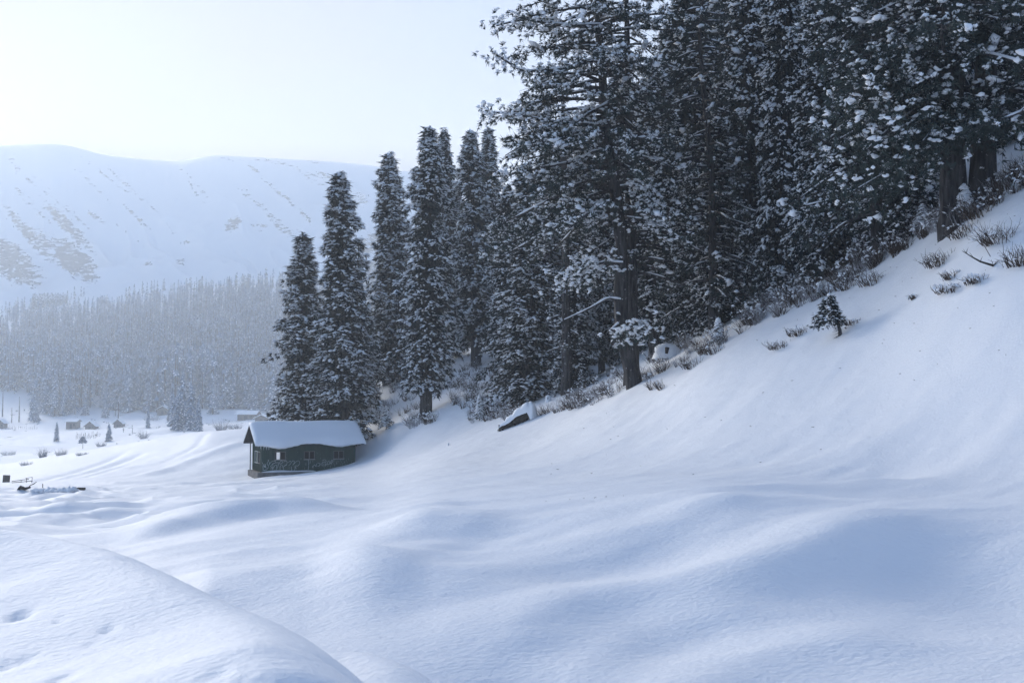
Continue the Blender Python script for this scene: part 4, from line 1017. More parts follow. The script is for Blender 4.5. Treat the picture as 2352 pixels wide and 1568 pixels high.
for x, yb, yt in [(15, 420, 310), (45, 370, 270), (75, 410, 275), (105, 410, 310), (140, 365, 237), (195, 390, 232), (260, 380, 210), (540, 290, 185), (595, 260, 150), (570, 262, 205), (650, 240, 152), (672, 240, 162),
                  (560, 350, 250), (598, 350, 240), (628, 330, 235), (700, 345, 262), (740, 340, 260), (795, 320, 250), (822, 320, 220), (848, 318, 225), (858, 316, 210), (882, 320, 280), (958, 320, 230), (1010, 290, 160), (1036, 290, 150), (1076, 260, 130),
                  (1108, 290, 190), (1142, 240, 108), (1178, 235, 114), (1158, 310, 250), (1214, 235, 108), (1236, 225, 100), (1260, 225, 100), (1222, 310, 225), (1316, 190, 85), (1308, 192, 90), (1370, 188, 130), (1400, 188, 120), (1430, 188, 98), (1495, 190, 85), (1522, 190, 78), (1532, 190, 80), (1575, 190, 80),
                  (1605, 190, 95), (1620, 190, 82), (1645, 195, 100), (1840, 165, 68), (1890, 175, 58), (1990, 170, 55), (2004, 170, 52), (2100, 180, 62), (2142, 180, 60), (2170, 182, 78), (2243, 160, 55), (2265, 160, 56), (2300, 160, 65)]:
    tree_px(zx(x), zy(yb), (yb - yt) * 1100 / 2352 * .6125, False, 'slim dark fir on the far treeline', 'tree', GT, 1090, 1800)
for k_ in range(34):
    x = 262 + k_ * 8.2; yb = 345 - 1.5 * k_ + random.uniform(-8, 8)
    tree_px(zx(x), zy(yb), (yb - 195 - random.uniform(-12, 18)) * 1100 / 2352 * .6125 * .9, False, 'fir packed in the small dark block of trees on the upper meadow', 'tree', 'block of firs on the upper meadow', 1090, 1800)
for k_ in range(60):
    u = random.uniform(440, 960); vb = float(forest_top(u)) + random.uniform(-6, 10)
    tree_px(u, vb, random.uniform(18, 46), False, 'slim dark fir on the far treeline', 'tree', GT, 1090, 1800)
# nearer valley trees, big enough to pick out
z4x = lambda x: x * 700 / 2195 * .6125
z4y = lambda y: (1400 + y * 500 / 1568) * .6125
for x, yb, yt, lab in [(400, 560, 40, 'tall snowy fir at the left foot of the forest'), (430, 575, 330, 'short bright snowy fir below the left forest edge'), (640, 500, -60, 'very tall hazy fir left of the forest bay'),
                       (740, 500, 120, 'dark round-based fir at the edge of the forest bay'), (665, 800, 560, 'thin broken fir snag standing alone on the valley floor'), (1000, 490, 180, 'bushy snowy fir above the gabled hut'),
                       (1240, 520, 200, 'narrow fir above and right of the gabled hut'), (1440, 450, 240, 'slim fir right of the tall bare pole'), (1620, 400, 150, 'dark fir hanging over the open snow'), (1850, 420, 150, 'tall snowy fir left of the big roofed house'),
                       (1740, 640, 410, 'round bushy tree left of the big roofed house')]:
    tree_px(z4x(x), z4y(yb), (yb - yt) * 700 / 2195 * .6125, True, lab, 'tree', 'larger trees on the valley floor', 200, 1250, 1.25)
tree_px(250, 1013, 42, True, 'dense full fir standing alone beside the huts', 'tree', 'larger trees on the valley floor', 170, 600, 2.3)
for u, vb, hp, w, lab in [(395, 980, 100, 1.2, 'fir at the left of the tall clump nearest the cabin'), (418, 985, 128, 1.15, 'tallest fir of the clump left of the cabin'), (438, 988, 112, 1.2, 'leaning broad fir in the clump left of the cabin'), (455, 990, 75, 1.6, 'low fir at the right foot of the clump left of the cabin'), (405, 988, 85, 1.6, 'low fir in the middle of the clump left of the cabin'),
                          (489, 951, 90, 1.3, 'dark fir alone on the snow right of the clump'), (515, 935, 110, 1.2, 'frosted fir leaning at the forest edge above the cabin'), (585, 945, 90, 1.2, 'pale frosted fir above the wall behind the cabin'), (625, 945, 120, 1.2, 'pale frosted fir nearest the big green-black firs')]:
    tree_px(u, vb, hp, True, lab, 'tree', 'larger trees on the valley floor', 200, 1100, w)
# little umbrella pine
pu = hit(190, 1030, 170, 600); sc = pu[1] / FPX
up_ = empty('pine_tree', tuple(pu)); tag(up_, 'small umbrella-shaped pine on a thin trunk in the valley', 'tree')
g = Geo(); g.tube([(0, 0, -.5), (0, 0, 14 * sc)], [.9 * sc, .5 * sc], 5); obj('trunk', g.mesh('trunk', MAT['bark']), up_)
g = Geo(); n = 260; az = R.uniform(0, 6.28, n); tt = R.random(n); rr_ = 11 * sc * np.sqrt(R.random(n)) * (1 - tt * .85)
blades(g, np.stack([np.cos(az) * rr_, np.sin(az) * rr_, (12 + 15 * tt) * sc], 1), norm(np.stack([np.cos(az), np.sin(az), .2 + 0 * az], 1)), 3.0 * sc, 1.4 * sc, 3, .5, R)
obj('crown', g.mesh('crown', MAT['frosthaze_needles']), up_)

# huts
def hut(u, vb, wpx, hpx, roofpx, label, gable_front=True, rz=0.0, d0=200, d1=1100, depth=1.0, name='hut', poles=False):
    p = hit(u, vb, d0, d1); s_ = p[1] / FPX
    W, Hh, Rr = wpx * s_, hpx * s_, roofpx * s_; D = W * depth
    e = empty(name, tuple(p), rz); tag(e, label, 'house' if name == 'house' else 'hut', 'huts and houses across the valley')
    g = Geo(); g.box(-W * .42, W * .42, -D / 2, D / 2, -.8, Hh)
    if gable_front: g.add([(-W * .42, -D / 2, Hh), (W * .42, -D / 2, Hh), (0, -D / 2, Hh + Rr * .84), (-W * .42, D / 2, Hh), (W * .42, D / 2, Hh), (0, D / 2, Hh + Rr * .84)], [(0, 1, 2), (3, 5, 4)])
    obj('wall', g.mesh('wall', MAT['hutwall']), e)
    def slab(y_or_x, t0, t1, mat, nm, parent):
        g = Geo()
        if gable_front:
            for sg in (-1, 1):
                V = [(0, -D * .58, Hh + Rr + t0), (0, D * .58, Hh + Rr + t0), (sg * W * .56, D * .58, Hh - Rr * .1 + t0), (sg * W * .56, -D * .58, Hh - Rr * .1 + t0)]
                V += [(x, y, zz - t0 + t1) for x, y, zz in V]
                g.add(V, [(0, 1, 2, 3), (4, 7, 6, 5), (0, 4, 5, 1), (1, 5, 6, 2), (2, 6, 7, 3), (3, 7, 4, 0)])
        else:
            for sg in (-1, 1):
                V = [(-W * .55, 0, Hh + Rr + t0), (W * .55, 0, Hh + Rr + t0), (W * .55, sg * D * .6, Hh + t0), (-W * .55, sg * D * .6, Hh + t0)]
                V += [(x, y, zz - t0 + t1) for x, y, zz in V]
                g.add(V, [(0, 1, 2, 3), (4, 7, 6, 5), (0, 4, 5, 1), (1, 5, 6, 2), (2, 6, 7, 3), (3, 7, 4, 0)])
        return obj(nm, g.mesh(nm, mat), parent)
    r_ = slab(0, 0, .12, MAT['hutwall'], 'roof', e); slab(0, .122, .42, MAT['snow'], 'snow', r_)
    g = Geo(); g.box(-W * .1, W * .08, -D / 2 - .04, -D / 2 - .005, .0, Hh * .75); obj('door', g.mesh('door', MAT['soffit']), e)
    g = Geo(); g.box(W * .18, W * .32, -D / 2 - .04, -D / 2 - .005, Hh * .4, Hh * .75); obj('window', g.mesh('window', MAT['glass']), e)
    return e
hut(3, 983, 22, 11, 9, 'grey hut cut off by the left edge of the picture')
hut(168, 984, 27, 15, 5, 'flat-roofed shed with snowy roof, left of the gabled hut', gable_front=False)
hut(211, 985, 26, 6, 11, 'low gabled hut with dark front between the shed and the lone fir')
hut(274, 981, 22, 8, 10, 'gabled hut with pole behind it, right of the lone fir')
hut(378, 951, 30, 10, 8, 'larger house on stilts with wide snowy roof left of the tall clump', name='house')
hut(570, 962, 46, 10, 8, 'long grey building with snowy roof just above the green cabin', gable_front=False, name='house', d0=300)
hut(604, 968, 34, 7, 8, 'low gabled house whose roof shows above the left end of the green cabin', name='house', d0=250)
# wall behind
pw0, pw1 = hit(528, 955, 300, 700), hit(640, 962, 300, 700)
# poles and snags
for x, yt, yb, r_, lab in [(27, 150, 510, 1.6, 'bare tall pole tree at the far left of the valley'), (222, 275, 572, 1.6, 'second bare pole left of the forest foot'), (1388, 330, 580, 1.6, 'tall bare pole standing behind the gabled hut'), (1355, 380, 500, 1.4, 'shorter dark trunk left of the tall pole'),
                          (135, 400, 580, 1.2, 'thin bare snag between the two left poles'), (1553, 600, 700, .8, 'thin short pole right of the gabled hut'), (1450, 640, 690, .8, 'crooked stick in front of the gabled hut')]:
    p = hit(z4x(x), z4y(yb), 170, 1100); s_ = p[1] / FPX; h = (yb - yt) * .1953 * s_
    g = Geo(); g.tube([(0, 0, -.5), (.1, 0, h * .5), (0, 0, h)], [r_ * s_, r_ * .7 * s_, r_ * .25 * s_], 5)
    for q in range(7):
        zz = h * random.uniform(.3, .95); a = random.uniform(0, 6.28); l = random.uniform(1.5, 4) * s_
        g.tube([(0, 0, zz), (math.cos(a) * l, math.sin(a) * l, zz + l * .2)], [.4 * s_, .15 * s_], 3, cap=False)
    o = obj('bare_pole', g.mesh('bare_pole', MAT['bark'])); o.location = p; tag(o, lab, 'pole', 'poles and bare trunks in the valley')
# fence posts below the huts
for k_ in range(22):
    x = 895 + k_ * 13 + random.uniform(-4, 4); yb = 775 - (x - 895) * .09 + random.uniform(-12, 8)
    p = hit(z4x(x), z4y(yb), 170, 1100); s_ = p[1] / FPX; h = random.uniform(7, 15) * s_
    g = Geo(); g.tube([(0, 0, -.4), (random.uniform(-.3, .3), 0, h)], [.42 * s_, .3 * s_], 4)
    o = obj('fence_post', g.mesh('fence_post', MAT['bark'])); o.location = p; tag(o, 'rough stick in the row of fence posts below the huts', 'fence post', 'fence posts below the huts')
for k_ in range(16):
    x = 70 + k_ * 24 + random.uniform(-6, 6)
    p = hit(z4x(x), z4y(655), 170, 1100); s_ = p[1] / FPX; h = random.uniform(5, 10) * s_
    g = Geo(); g.tube([(0, 0, -.4), (random.uniform(-.1, .1), 0, h)], [.36 * s_, .25 * s_], 4)
    o = obj('fence_post', g.mesh('fence_post', MAT['bark'])); o.location = p; tag(o, 'thin post in the straight fence at the far left of the valley', 'fence post', 'fence posts at the left of the valley')

def bush_geo(g, o, rad, h, n, R, thick, m=0, lean=(0, 0), segs=3):
    az = R.uniform(0, 6.283, n); r0 = rad * .45 * np.sqrt(R.random(n))
    b = np.stack([np.cos(az) * r0, np.sin(az) * r0, 0 * az], 1)
    l = h * R.uniform(.5, 1.15, n); out = R.uniform(.1, .8, n)
    d = norm(np.stack([np.cos(az) * out + lean[0], np.sin(az) * out + lean[1], np.ones(n)], 1) + R.normal(0, .15, (n, 3)))
    pts = [b - d * .08]
    cur = b.copy(); dd = d.copy()
    for k in range(segs):
        cur = cur + dd * (l / segs)[:, None]; pts.append(cur.copy()); dd = norm(dd + R.normal(0, .40, (n, 3)))
    S = norm(np.cross(d, R.normal(0, 1, (n, 3)))); S2 = norm(np.cross(d, S))
    for k in range(segs):
        w0 = thick * (1 - k / segs * .7); w1 = thick * (1 - (k + 1) / segs * .7)
        q = []
        for c in range(3):
            a = c * 2.094; q.append(S * math.cos(a) + S2 * math.sin(a))
        A = [pts[k] + q[c] * w0 for c in range(3)]; B = [pts[k + 1] + q[c] * w1 for c in range(3)]
        V = np.stack(A + B, 1) + o
        F = np.array([(0, 1, 4, 3), (1, 2, 5, 4), (2, 0, 3, 5)])
        g.add(V.reshape(-1, 3), (F[None] + (np.arange(n) * 6)[:, None, None]).reshape(-1, 4), m)
    return pts[-1] + o

# bare bushes of the valley floor
for u, vb, w, h, lab in [(98, 1050, 18, 34, 'grey leafless bush left of the umbrella pine'), (140, 1045, 26, 22, 'low grey bush just left of the umbrella pine'), (330, 1007, 18, 30, 'rounded leafless bush on the valley floor'), (508, 988, 26, 40, 'tall bare bush of upright stems right of the fir clump'),
                        (540, 985, 34, 22, 'spreading bare bush above the snow ridge near the cabin'), (232, 1025, 20, 16, 'small bare bush below the dense lone fir'), (20, 1045, 30, 16, 'low scrub bush at the far left of the valley'), (350, 965, 40, 22, 'scrub below the roofed house'), (188, 1045, 28, 10, 'scrub at the foot of the umbrella pine'), (60, 1068, 30, 14, 'scrub patch on the left rim of the snow ridge')]:
    p = hit(u, vb, 120, 1100); s_ = p[1] / FPX; g = Geo()
    bush_geo(g, np.zeros(3), w * s_, h * s_ * .8, 110, R, .22 * s_, segs=4)
    o = obj('bare_bush', g.mesh('bare_bush', MAT['greyscrub'])); o.location = p; tag(o, lab, 'bush', 'bare bushes of the valley')
# scattered ground scrub in the valley and on the mountain
g = Geo()
for _ in range(420):
    u = R.uniform(-40, 660); d = math.exp(R.uniform(math.log(165), math.log(740))); p = ground_at(u, d, 1000)
    if fbm(p[0] / 25, p[1] / 18, 3, 2) < .02: continue
    s_ = d / FPX; bush_geo(g, p, R.uniform(3, 9) * s_, R.uniform(1.5, 5) * s_, 16, R, .3 * s_, segs=2)
tag(obj('valley_scrub', g.mesh('valley_scrub', MAT['greyscrub'])), 'low grey scrub poking through snow on the valley floor', 'scrub', kind='stuff')
g = Geo(); ns_ = 0
fr = s[nf:-nf]; Xf, Yf, Zf = X[nf:-nf], Y[nf:-nf], Z[nf:-nf]
ii_, jj_ = np.where((fr > .30) & (RR > 1415)[None, :] & (RR < 1860)[None, :])
sel = R.permutation(len(ii_))[:24000]
ps = np.stack([Xf[ii_[sel], jj_[sel]], Yf[ii_[sel], jj_[sel]], Zf[ii_[sel], jj_[sel]]], 1) + R.normal(0, 2.2, (len(sel), 3)) * [1, 1, 0]
ws = R.random(len(sel)) < (fr[ii_[sel], jj_[sel]] - .24) * 1.5 * vnoise(ps[:, 0] / 22., ps[:, 1] / 22., 6)
ps = ps[ws]
lumps(g, ps, norm(R.normal(0, 1, ps.shape) * [1, 1, .1]), R.uniform(.7, 2.4, len(ps)), R.uniform(.7, 1.7, len(ps)), R.uniform(.7, 2.4, len(ps)), R)
tag(obj('mountain_scrub', g.mesh('mountain_scrub', MAT['darkscrub'])), 'dark birch thickets scattered over the snowy mountainside', 'scrub', kind='stuff')
print('mountain scrub', len(ps))

# ---------------------------------------------------------------- saplings, log, brush and twigs on the slope
def sapling_meshes(seed, cover, h=2.0, w=.75, one=False):
    R = np.random.default_rng(seed); fol, sn, tg = Geo(), Geo(), Geo()
    tg.tube([(0, 0, -.2), (0, 0, h * .5), (0, 0, h)], [.05, .03, .01], 6)
    nb = 46; t = .10 + .9 * (np.arange(nb) + R.random(nb)) / nb; az = np.arange(nb) * 2.4 + R.normal(0, .3, nb)
    L = w * (1.03 - t) ** .7 * R.uniform(.7, 1.15, nb)
    for i_ in range(nb):
        dh = np.array([math.cos(az[i_]), math.sin(az[i_]), 0]); pp = np.array([-dh[1], dh[0], 0])
        q = R.uniform(.2, 1, 12); lat = R.uniform(-.5, .5, 12) * L[i_] * (1.1 - q)
        pos = dh * (L[i_] * q)[:, None] + pp * lat[:, None] + UP * (t[i_] * h + L[i_] * (.1 * q - .45 * q * q))[:, None]
        dr = norm(dh + pp * np.sign(lat)[:, None] * .5 - UP * (.3 + .3 * q)[:, None])
        blades(fol, pos, dr, .15, .045, 6, .4, R)
        k = R.random(12) < cover
        if k.any(): lumps(sn, pos[k] + UP * .035, dr[k], .115 * R.uniform(.7, 1.5, k.sum()), .075, .055, R)
    if cover > .4: lumps(sn, np.array([[0, 0, h * 1.0], [.04, 0, h * .93]]), np.array([[1, 0, 0.], [0, 1, 0]]), np.array([.12, .2]), np.array([.12, .18]), np.array([.13, .12]), R)
    if cover > .8:
        tt = R.uniform(.3, 1, 60); a = R.uniform(0, 6.28, 60); r_ = w * .8 * (1.03 - tt) ** .7
        lumps(sn, np.stack([np.cos(a) * r_ * .7, np.sin(a) * r_ * .7, tt * h], 1), norm(np.stack([np.cos(a), np.sin(a), -.6 + 0 * a], 1)), .2, .16, .12, R)
    return dict(trunk=tg.mesh('sapling_trunk', MAT['bark']), crown=fol.mesh('sapling_crown', MAT['needles']), snow=sn.mesh('sapling_snow', MAT['treesnow'], True), H=h)
sapA, sapB, sapC = sapling_meshes(61, .85), sapling_meshes(62, .9), sapling_meshes(63, .22)
GS = 'young firs along the slope edge'
def sap(m, u, vb, vt, wpx, label, tilt=(0, 0), d0=30, d1=200):
    p = hit(u, vb, d0, d1); h = (vb - vt) / FPX * p[1] / m['H']; w = wpx / 2 / FPX * p[1] / .75
    return plant_tree('fir_sapling', m, p, random.uniform(0, 6), (w, w, h), label, 'sapling', GS, tilt)
sap(sapA, 887, 986, 935, 42, 'small snowy fir sapling right of the cabin roof')
sap(sapA, 1101, 966, 910, 34, 'small fir sapling with a round snow cap left of the log')
sap(sapB, 1650, 790, 732, 42, 'snow-hooded sapling at the brush edge, lowest of the slope saplings')
sap(sapB, 1717, 742, 704, 34, 'left one of two snow-buried saplings standing together')
sap(sapB, 1741, 738, 698, 34, 'right one of two snow-buried saplings standing together')
sap(sapA, 1884, 682, 648, 32, 'snowy sapling just behind and above the leaning sapling')
sap(sapA, 1527, 796, 725, 44, 'sapling in shadow right of the curved pine')
sap(sapA, 2215, 505, 425, 74, 'snowy young fir growing against the foot of the massive ridged trunk')
sap(sapC, 1335, 893, 850, 40, 'dark green sapling between the two big pine feet')
sap(sapA, 2018, 560, 500, 50, 'sapling in the shadow left of the double trunks')
sap(sapA, 2120, 530, 470, 60, 'snowy low sapling leaning at the forest edge below the pine foliage')
sap(sapA, 772, 970, 935, 40, 'half-hidden sapling just above the cabin roof')
sap(sapC, 1210, 925, 862, 70, 'dark sapling in front of the broad fir trunk above the log')
# leaning sapling on its own bare bent stem
pL = hit(1930, 770, 25, 90); sL = pL[1] / FPX
e = empty('fir_sapling', tuple(pL)); tag(e, 'dark wind-bent fir sapling on a bare stem alone on the snow slope', 'sapling', GS)
g = Geo(); stem = np.array([(0, 0, -4), (-1, 0, 12), (-6, 0, 30), (-14, 0, 52), (-24, 0, 84)]) * sL
g.tube(stem, np.array([5, 4, 3, 2.4, 1]) * sL, 7)
for k_ in range(50):
    q = random.random() * .5; b = np.array([np.interp(q, np.linspace(0, 1, 5), stem[:, c]) for c in range(3)]); a = random.uniform(1.7, 4.6); l = random.uniform(8, 18) * sL
    g.tube([b, b + np.array([math.cos(a) * l, math.sin(a) * l, -.35 * l])], [.45 * sL, .2 * sL], 3, cap=False)
obj('trunk', g.mesh('trunk', MAT['bark']), e)
R2 = np.random.default_rng(5); fol, sn = Geo(), Geo(); n = 620
tt = R2.random(n); az = R2.uniform(0, 6.283, n); rad = (6 + 27 * (1 - tt) ** .8 * R2.uniform(.3, 1.1, n) * (1 + .35 * np.sin(az * 3 + tt * 9))) * sL
cx = np.interp(tt, [0, 1], [-26, -24]) * sL
pos = np.stack([cx + np.cos(az) * rad * (1 + .25 * (np.cos(az) < 0)), np.sin(az) * rad, (30 + 60 * tt + R2.normal(0, 3.5, n)) * sL - rad * .28 - (np.cos(az) < -.4) * 5 * sL], 1)
dr = norm(np.stack([np.cos(az), np.sin(az), -.35 + 0 * az], 1)); blades(fol, pos, dr, 9 * sL, 2.0 * sL, 6, .4, R2)
k_ = (R2.random(n) < .16); lumps(sn, pos[k_] + UP * 2.5 * sL, dr[k_], 6 * sL, 4 * sL, 3 * sL, R2)
lumps(sn, np.array([(-24, 0, 92), (-20, -2, 86), (-30, 0, 84), (-56, -4, 36), (-34, -30, 60)]) * sL, np.array([[1, 0, .2]] * 5), np.array([6, 12, 9, 12, 8]) * sL, np.array([6, 8, 7, 8, 7]) * sL, np.array([8, 5, 5, 5, 4]) * sL, R2)
tag(obj('crown', fol.mesh('crown', MAT['needles']), e), kind='stuff'); tag(obj('snow', sn.mesh('snow', MAT['treesnow'], True), e), kind='stuff')

# fallen log under snow
pA, pB = hit(1146, 990, 40, 110), hit(1236, 955, 40, 110)
dl = (pA[1] + pB[1]) / 2; sg = dl / FPX
e = empty('fallen_log', tuple(pA)); tag(e, 'fallen dark log half buried under a humped snow cap on the slope', 'log')
ax = norm(pB - pA); Ln = float(np.linalg.norm(pB - pA))
g = Geo(); tt = np.linspace(0, 1, 14); C = ax[None] * (tt * Ln * .78)[:, None] + UP * (5 + 9 * tt)[:, None] * sg
g.tube(C, np.interp(tt, [0, .1, .5, .8, 1], [2.5, 5, 9, 12, 9]) * sg * (1 + .15 * R.normal(0, 1, 14)), 9)
for q, hh in ((.03, 8), (.1, 7), (.42, 12), (.62, 12), (.70, 12)):
    b = ax * q * Ln + UP * 6 * sg; a = b + np.array([-2.5 * sg, -6 * sg, hh * sg]); g.tube([b + np.array([0, -6 * sg, -8 * sg]), a], [2.6 * sg, 1.4 * sg], 5)
obj('trunk', g.mesh('trunk', MAT['deadwood']), e)
# snow cap as a lofted hump, bulging towards its upper end
K = 28; ringn = 16; cap = []
for a in range(K + 1):
    q = a / K
    c = ax * (q * Ln * 1.04 - .03 * Ln)
    hgt = np.interp(q, [0, .03, .15, .35, .42, .6, .8, .93, 1], [1, 12, 20, 28, 33, 39, 42, 26, 0]) * sg
    wd = np.interp(q, [0, .05, .5, .85, 1], [2, 10, 16, 24, 2]) * sg
    lowf = np.interp(q, [0, .05, .3, .45, .72, .78, 1], [4, 9, 10, 18, 18, 0, -6]) * sg      # how high the cap hangs on the near side
    r_ = []
    for b in range(ringn + 1):
        an = math.pi * b / ringn          # near -> top -> far
        y = -math.cos(an) * wd; zz = max(math.sin(an), 0) ** .6 * hgt
        base_ = lowf if b < ringn / 2 else -6 * sg
        zz = base_ + (zz) * max(.05, (hgt - base_) / max(hgt, 1e-4)) if b < ringn / 2 else zz + (-3 * sg if b == ringn else 0)
        r_.append(c + np.array([0, y, zz]))
    cap.append(r_)
cap = np.array(cap) + R.normal(0, .35 * sg, (K + 1, ringn + 1, 3)) + (UP * 1.0)[None, None] * (2.2 * sg * np.sin(np.arange(K + 1) * 1.1) + 1.2 * sg * np.sin(np.arange(K + 1) * 2.3))[:, None, None] * (np.sin(np.linspace(0, np.pi, ringn + 1)))[None, :, None]; g = Geo(); rl = ringn + 1
ii = np.arange(K)[:, None] * rl; jj = np.arange(ringn)[None, :]
g.add(cap.reshape(-1, 3), np.stack([ii + jj, ii + jj + 1, ii + rl + jj + 1, ii + rl + jj], -1).reshape(-1, 4))
obj('snow', g.mesh('log_snow', MAT['snow'], True), e)

# snow mounds with dark holes and hooded stumps
def mound(u, vb, w, h, label, cat='snow mound', name='snow_mound', hole=False):
    p = hit(u, vb, 30, 130); s_ = p[1] / FPX; e = empty(name, tuple(p)); tag(e, label, cat)
    a = np.linspace(0, 2 * np.pi, 20, endpoint=False); rings = []
    for k in range(9):
        q = k / 8; r_ = w / 2 * s_ * math.cos(q * math.pi / 2) ** .7; rings.append(np.stack([np.cos(a) * r_ * (1 + .12 * np.sin(a * 3 + k)), np.sin(a) * r_, np.full(20, h * s_ * math.sin(q * math.pi / 2) - 2 * s_ * (k == 0))], 1))
    V = np.array(rings); g = Geo(); ii = np.arange(8)[:, None] * 20; jj = np.arange(20)[None, :]
    g.add(V.reshape(-1, 3), np.stack([ii + jj, ii + (jj + 1) % 20, ii + 20 + (jj + 1) % 20, ii + 20 + jj], -1).reshape(-1, 4)); g.add(np.vstack([V[-1], V[-1].mean(0)[None]]), [(k, (k + 1) % 20, 20) for k in range(20)])
    obj('snow', g.mesh('snow', MAT['snow'], True), e)
    g = Geo(); g.tube([(-.08 * w * s_, -w * .47 * s_, h * .25 * s_), (-.05 * w * s_, -w * .42 * s_, h * .66 * s_)], [w * .05 * s_, w * .08 * s_], 7); obj('stump', g.mesh('stump', MAT['deadwood']), e)
mound(1532, 822, 66, 34, 'rounded snow-covered stump with a dark opening right of the curved pine', 'stump', 'snowy_stump')
mound(1259, 922, 14, 15, 'small snow-capped stump in the brush right of the broad fir', 'stump', 'snowy_stump')
mound(779, 962, 16, 16, 'tiny snow-hooded stump just above the cabin roof', 'stump', 'snowy_stump')
mound(1030, 1022, 5, 5, 'tiny dark stub poking out of open snow right of the cabin', 'stub', 'snowy_stump')

# brush along the slope edge
edge = [(1000, 985, 955), (1090, 985, 950), (1150, 968, 930), (1240, 955, 905), (1300, 945, 900), (1380, 930, 870), (1450, 895, 860), (1540, 850, 800), (1620, 815, 760), (1700, 775, 700), (1800, 725, 650), (1900, 680, 600), (2000, 620, 560), (2110, 560, 520), (2200, 520, 470), (2352, 450, 400), (2500, 400, 340)]
eu = [a[0] for a in edge]; e0 = [a[1] for a in edge]; e1 = [a[2] for a in edge]
g = Geo(); tips = []
R3 = np.random.default_rng(77)
for _ in range(1050):
    u = R3.uniform(1080, 2400) if _ % 3 else R3.uniform(1700, 2130); v = np.interp(u, eu, e0) + (np.interp(u, eu, e1) - np.interp(u, eu, e0)) * R3.random() ** .9 * 1.15
    if vnoise(u / 30., v / 14., 4) < .36: continue
    p = hit(u, v, 28, 130)
    m = 1 if R3.random() < .42 else 0
    tp = bush_geo(g, p, .5, R3.uniform(.35, .85) * (1.25 if 1700 < u < 2100 else 1), 20, R3, .012, m, lean=(-.25, -.1)); 
    if R3.random() < .5: tips.append(tp[R3.random(len(tp)) < .3])
for _ in range(300):
    u = R3.uniform(815, 1150); v = R3.uniform(860, 985) if u < 1010 else R3.uniform(840, 960)
    if vnoise(u / 26., v / 18., 14) < .42: continue
    p = hit(u, v, 60, 160)
    if p[1] < 70: continue
    tp = bush_geo(g, p, .7, R3.uniform(.5, 1.1), 20, R3, .018, 1 if R3.random() < .5 else 0, lean=(-.1, -.1))
    if R3.random() < .7: tips.append(tp[R3.random(len(tp)) < .4])
tp = np.vstack(tips); lumps(g, tp, norm(R3.normal(0, 1, tp.shape)), R3.uniform(.04, .12, len(tp)), R3.uniform(.04, .09, len(tp)), .04, R3, 2)
tag(obj('brush', g.mesh('brush', [MAT['twig'], MAT['twigfrost'], MAT['treesnow']])), 'brown frost-tipped brush along the forest edge of the slope', 'brush', kind='stuff')
# shrubs one can pick out on the open slope
SH = [(1330, 935, 75, 34, 'brown shrub at the lower tip of the brush below the straight pine'), (1410, 905, 80, 36, 'thick brown shrub left of the curved pine foot'), (1500, 893, 30, 26, 'small shrub right of the curved pine foot'), (1590, 845, 60, 30, 'shrub below the snow-covered stump'), (1640, 812, 60, 28, 'shrub under the lowest snow-hooded sapling'),
      (1520, 893, 26, 26, 'few bent dark twigs on open snow below the curved pine'), (1790, 800, 60, 22, 'sparse twigs low on the slope left of the leaning sapling'), (1835, 770, 60, 24, 'sparse twigs just left of the leaning sapling stem'), (1960, 745, 46, 16, 'few twigs right of the leaning sapling'),
      (2000, 655, 70, 46, 'fan of bare brown twigs above the leaning sapling'), (1945, 665, 60, 40, 'bare brown twigs just above the sapling, left fan'), (2155, 612, 70, 44, 'bare twig bush on the open slope right of the double trunks'), (2185, 640, 40, 22, 'low twigs under the bare twig bush'), (2290, 560, 80, 60, 'tangle of bare branches at the right near the top of the slope'),
      (2340, 610, 60, 60, 'bare bush at the right edge of the picture'), (2180, 670, 80, 22, 'snow-clumped twigs low on the right of the slope'), (2240, 650, 60, 22, 'snow-clumped twigs right of the lower twig patch'), (2100, 685, 20, 14, 'two thin twigs alone on the snow'), (2250, 500, 90, 60, 'tangled twigs right of the massive trunk foot'), (2210, 545, 80, 40, 'dry twigs spilling down from the massive trunk foot')]
for u, vb, w, h, lab in SH:
    p = hit(u, vb, 22, 110); s_ = p[1] / FPX; g = Geo(); n = int(14 + w * .55)
    tp = bush_geo(g, np.zeros(3), w * s_, h * s_, n, R3, .0085 + .00006 * w, 0, lean=(-.35, -.1), segs=4)
    for t_ in range(n // 2):
        b = tp[t_] * .6; bush_geo(g, b, .02, h * s_ * .35, 2, R3, .006, 0, lean=(-.3, 0), segs=2)
    k = R3.random(len(tp)) < .3
    if 'snow-clumped' in lab or 'frost' in lab: k = R3.random(len(tp)) < .9
    lumps(g, tp[k] * .8, norm(R3.normal(0, 1, (k.sum(), 3))), R3.uniform(.03, .09, k.sum()) * (1.8 if 'clumped' in lab else 1), .05, .035, R3, 1)
    o = obj('bare_shrub', g.mesh('bare_shrub', [MAT['twig'], MAT['treesnow']])); o.location = p
    tag(o, lab, 'shrub', 'bare shrubs on the snow slope')
g = Geo()
for _ in range(70):
    u = R3.uniform(1250, 2340); v = np.interp(u, eu, e0) + 20 + R3.random() ** 1.5 * 330
    p = hit(u, v, 20, 90); s_ = p[1] / FPX; a = R3.uniform(0, 3.14); l = R3.uniform(1.2, 4) * s_
    g.tube([p + np.array([-math.cos(a) * l, 0, -math.sin(a) * l * .2 + .01]), p + np.array([math.cos(a) * l, -.01, math.sin(a) * l * .4 + .012])], .5 * s_, 3)
tag(obj('needle_litter', g.mesh('needle_litter', MAT['twig'])), 'fallen needles and bits of twig strewn on the slope snow', 'litter', kind='stuff')
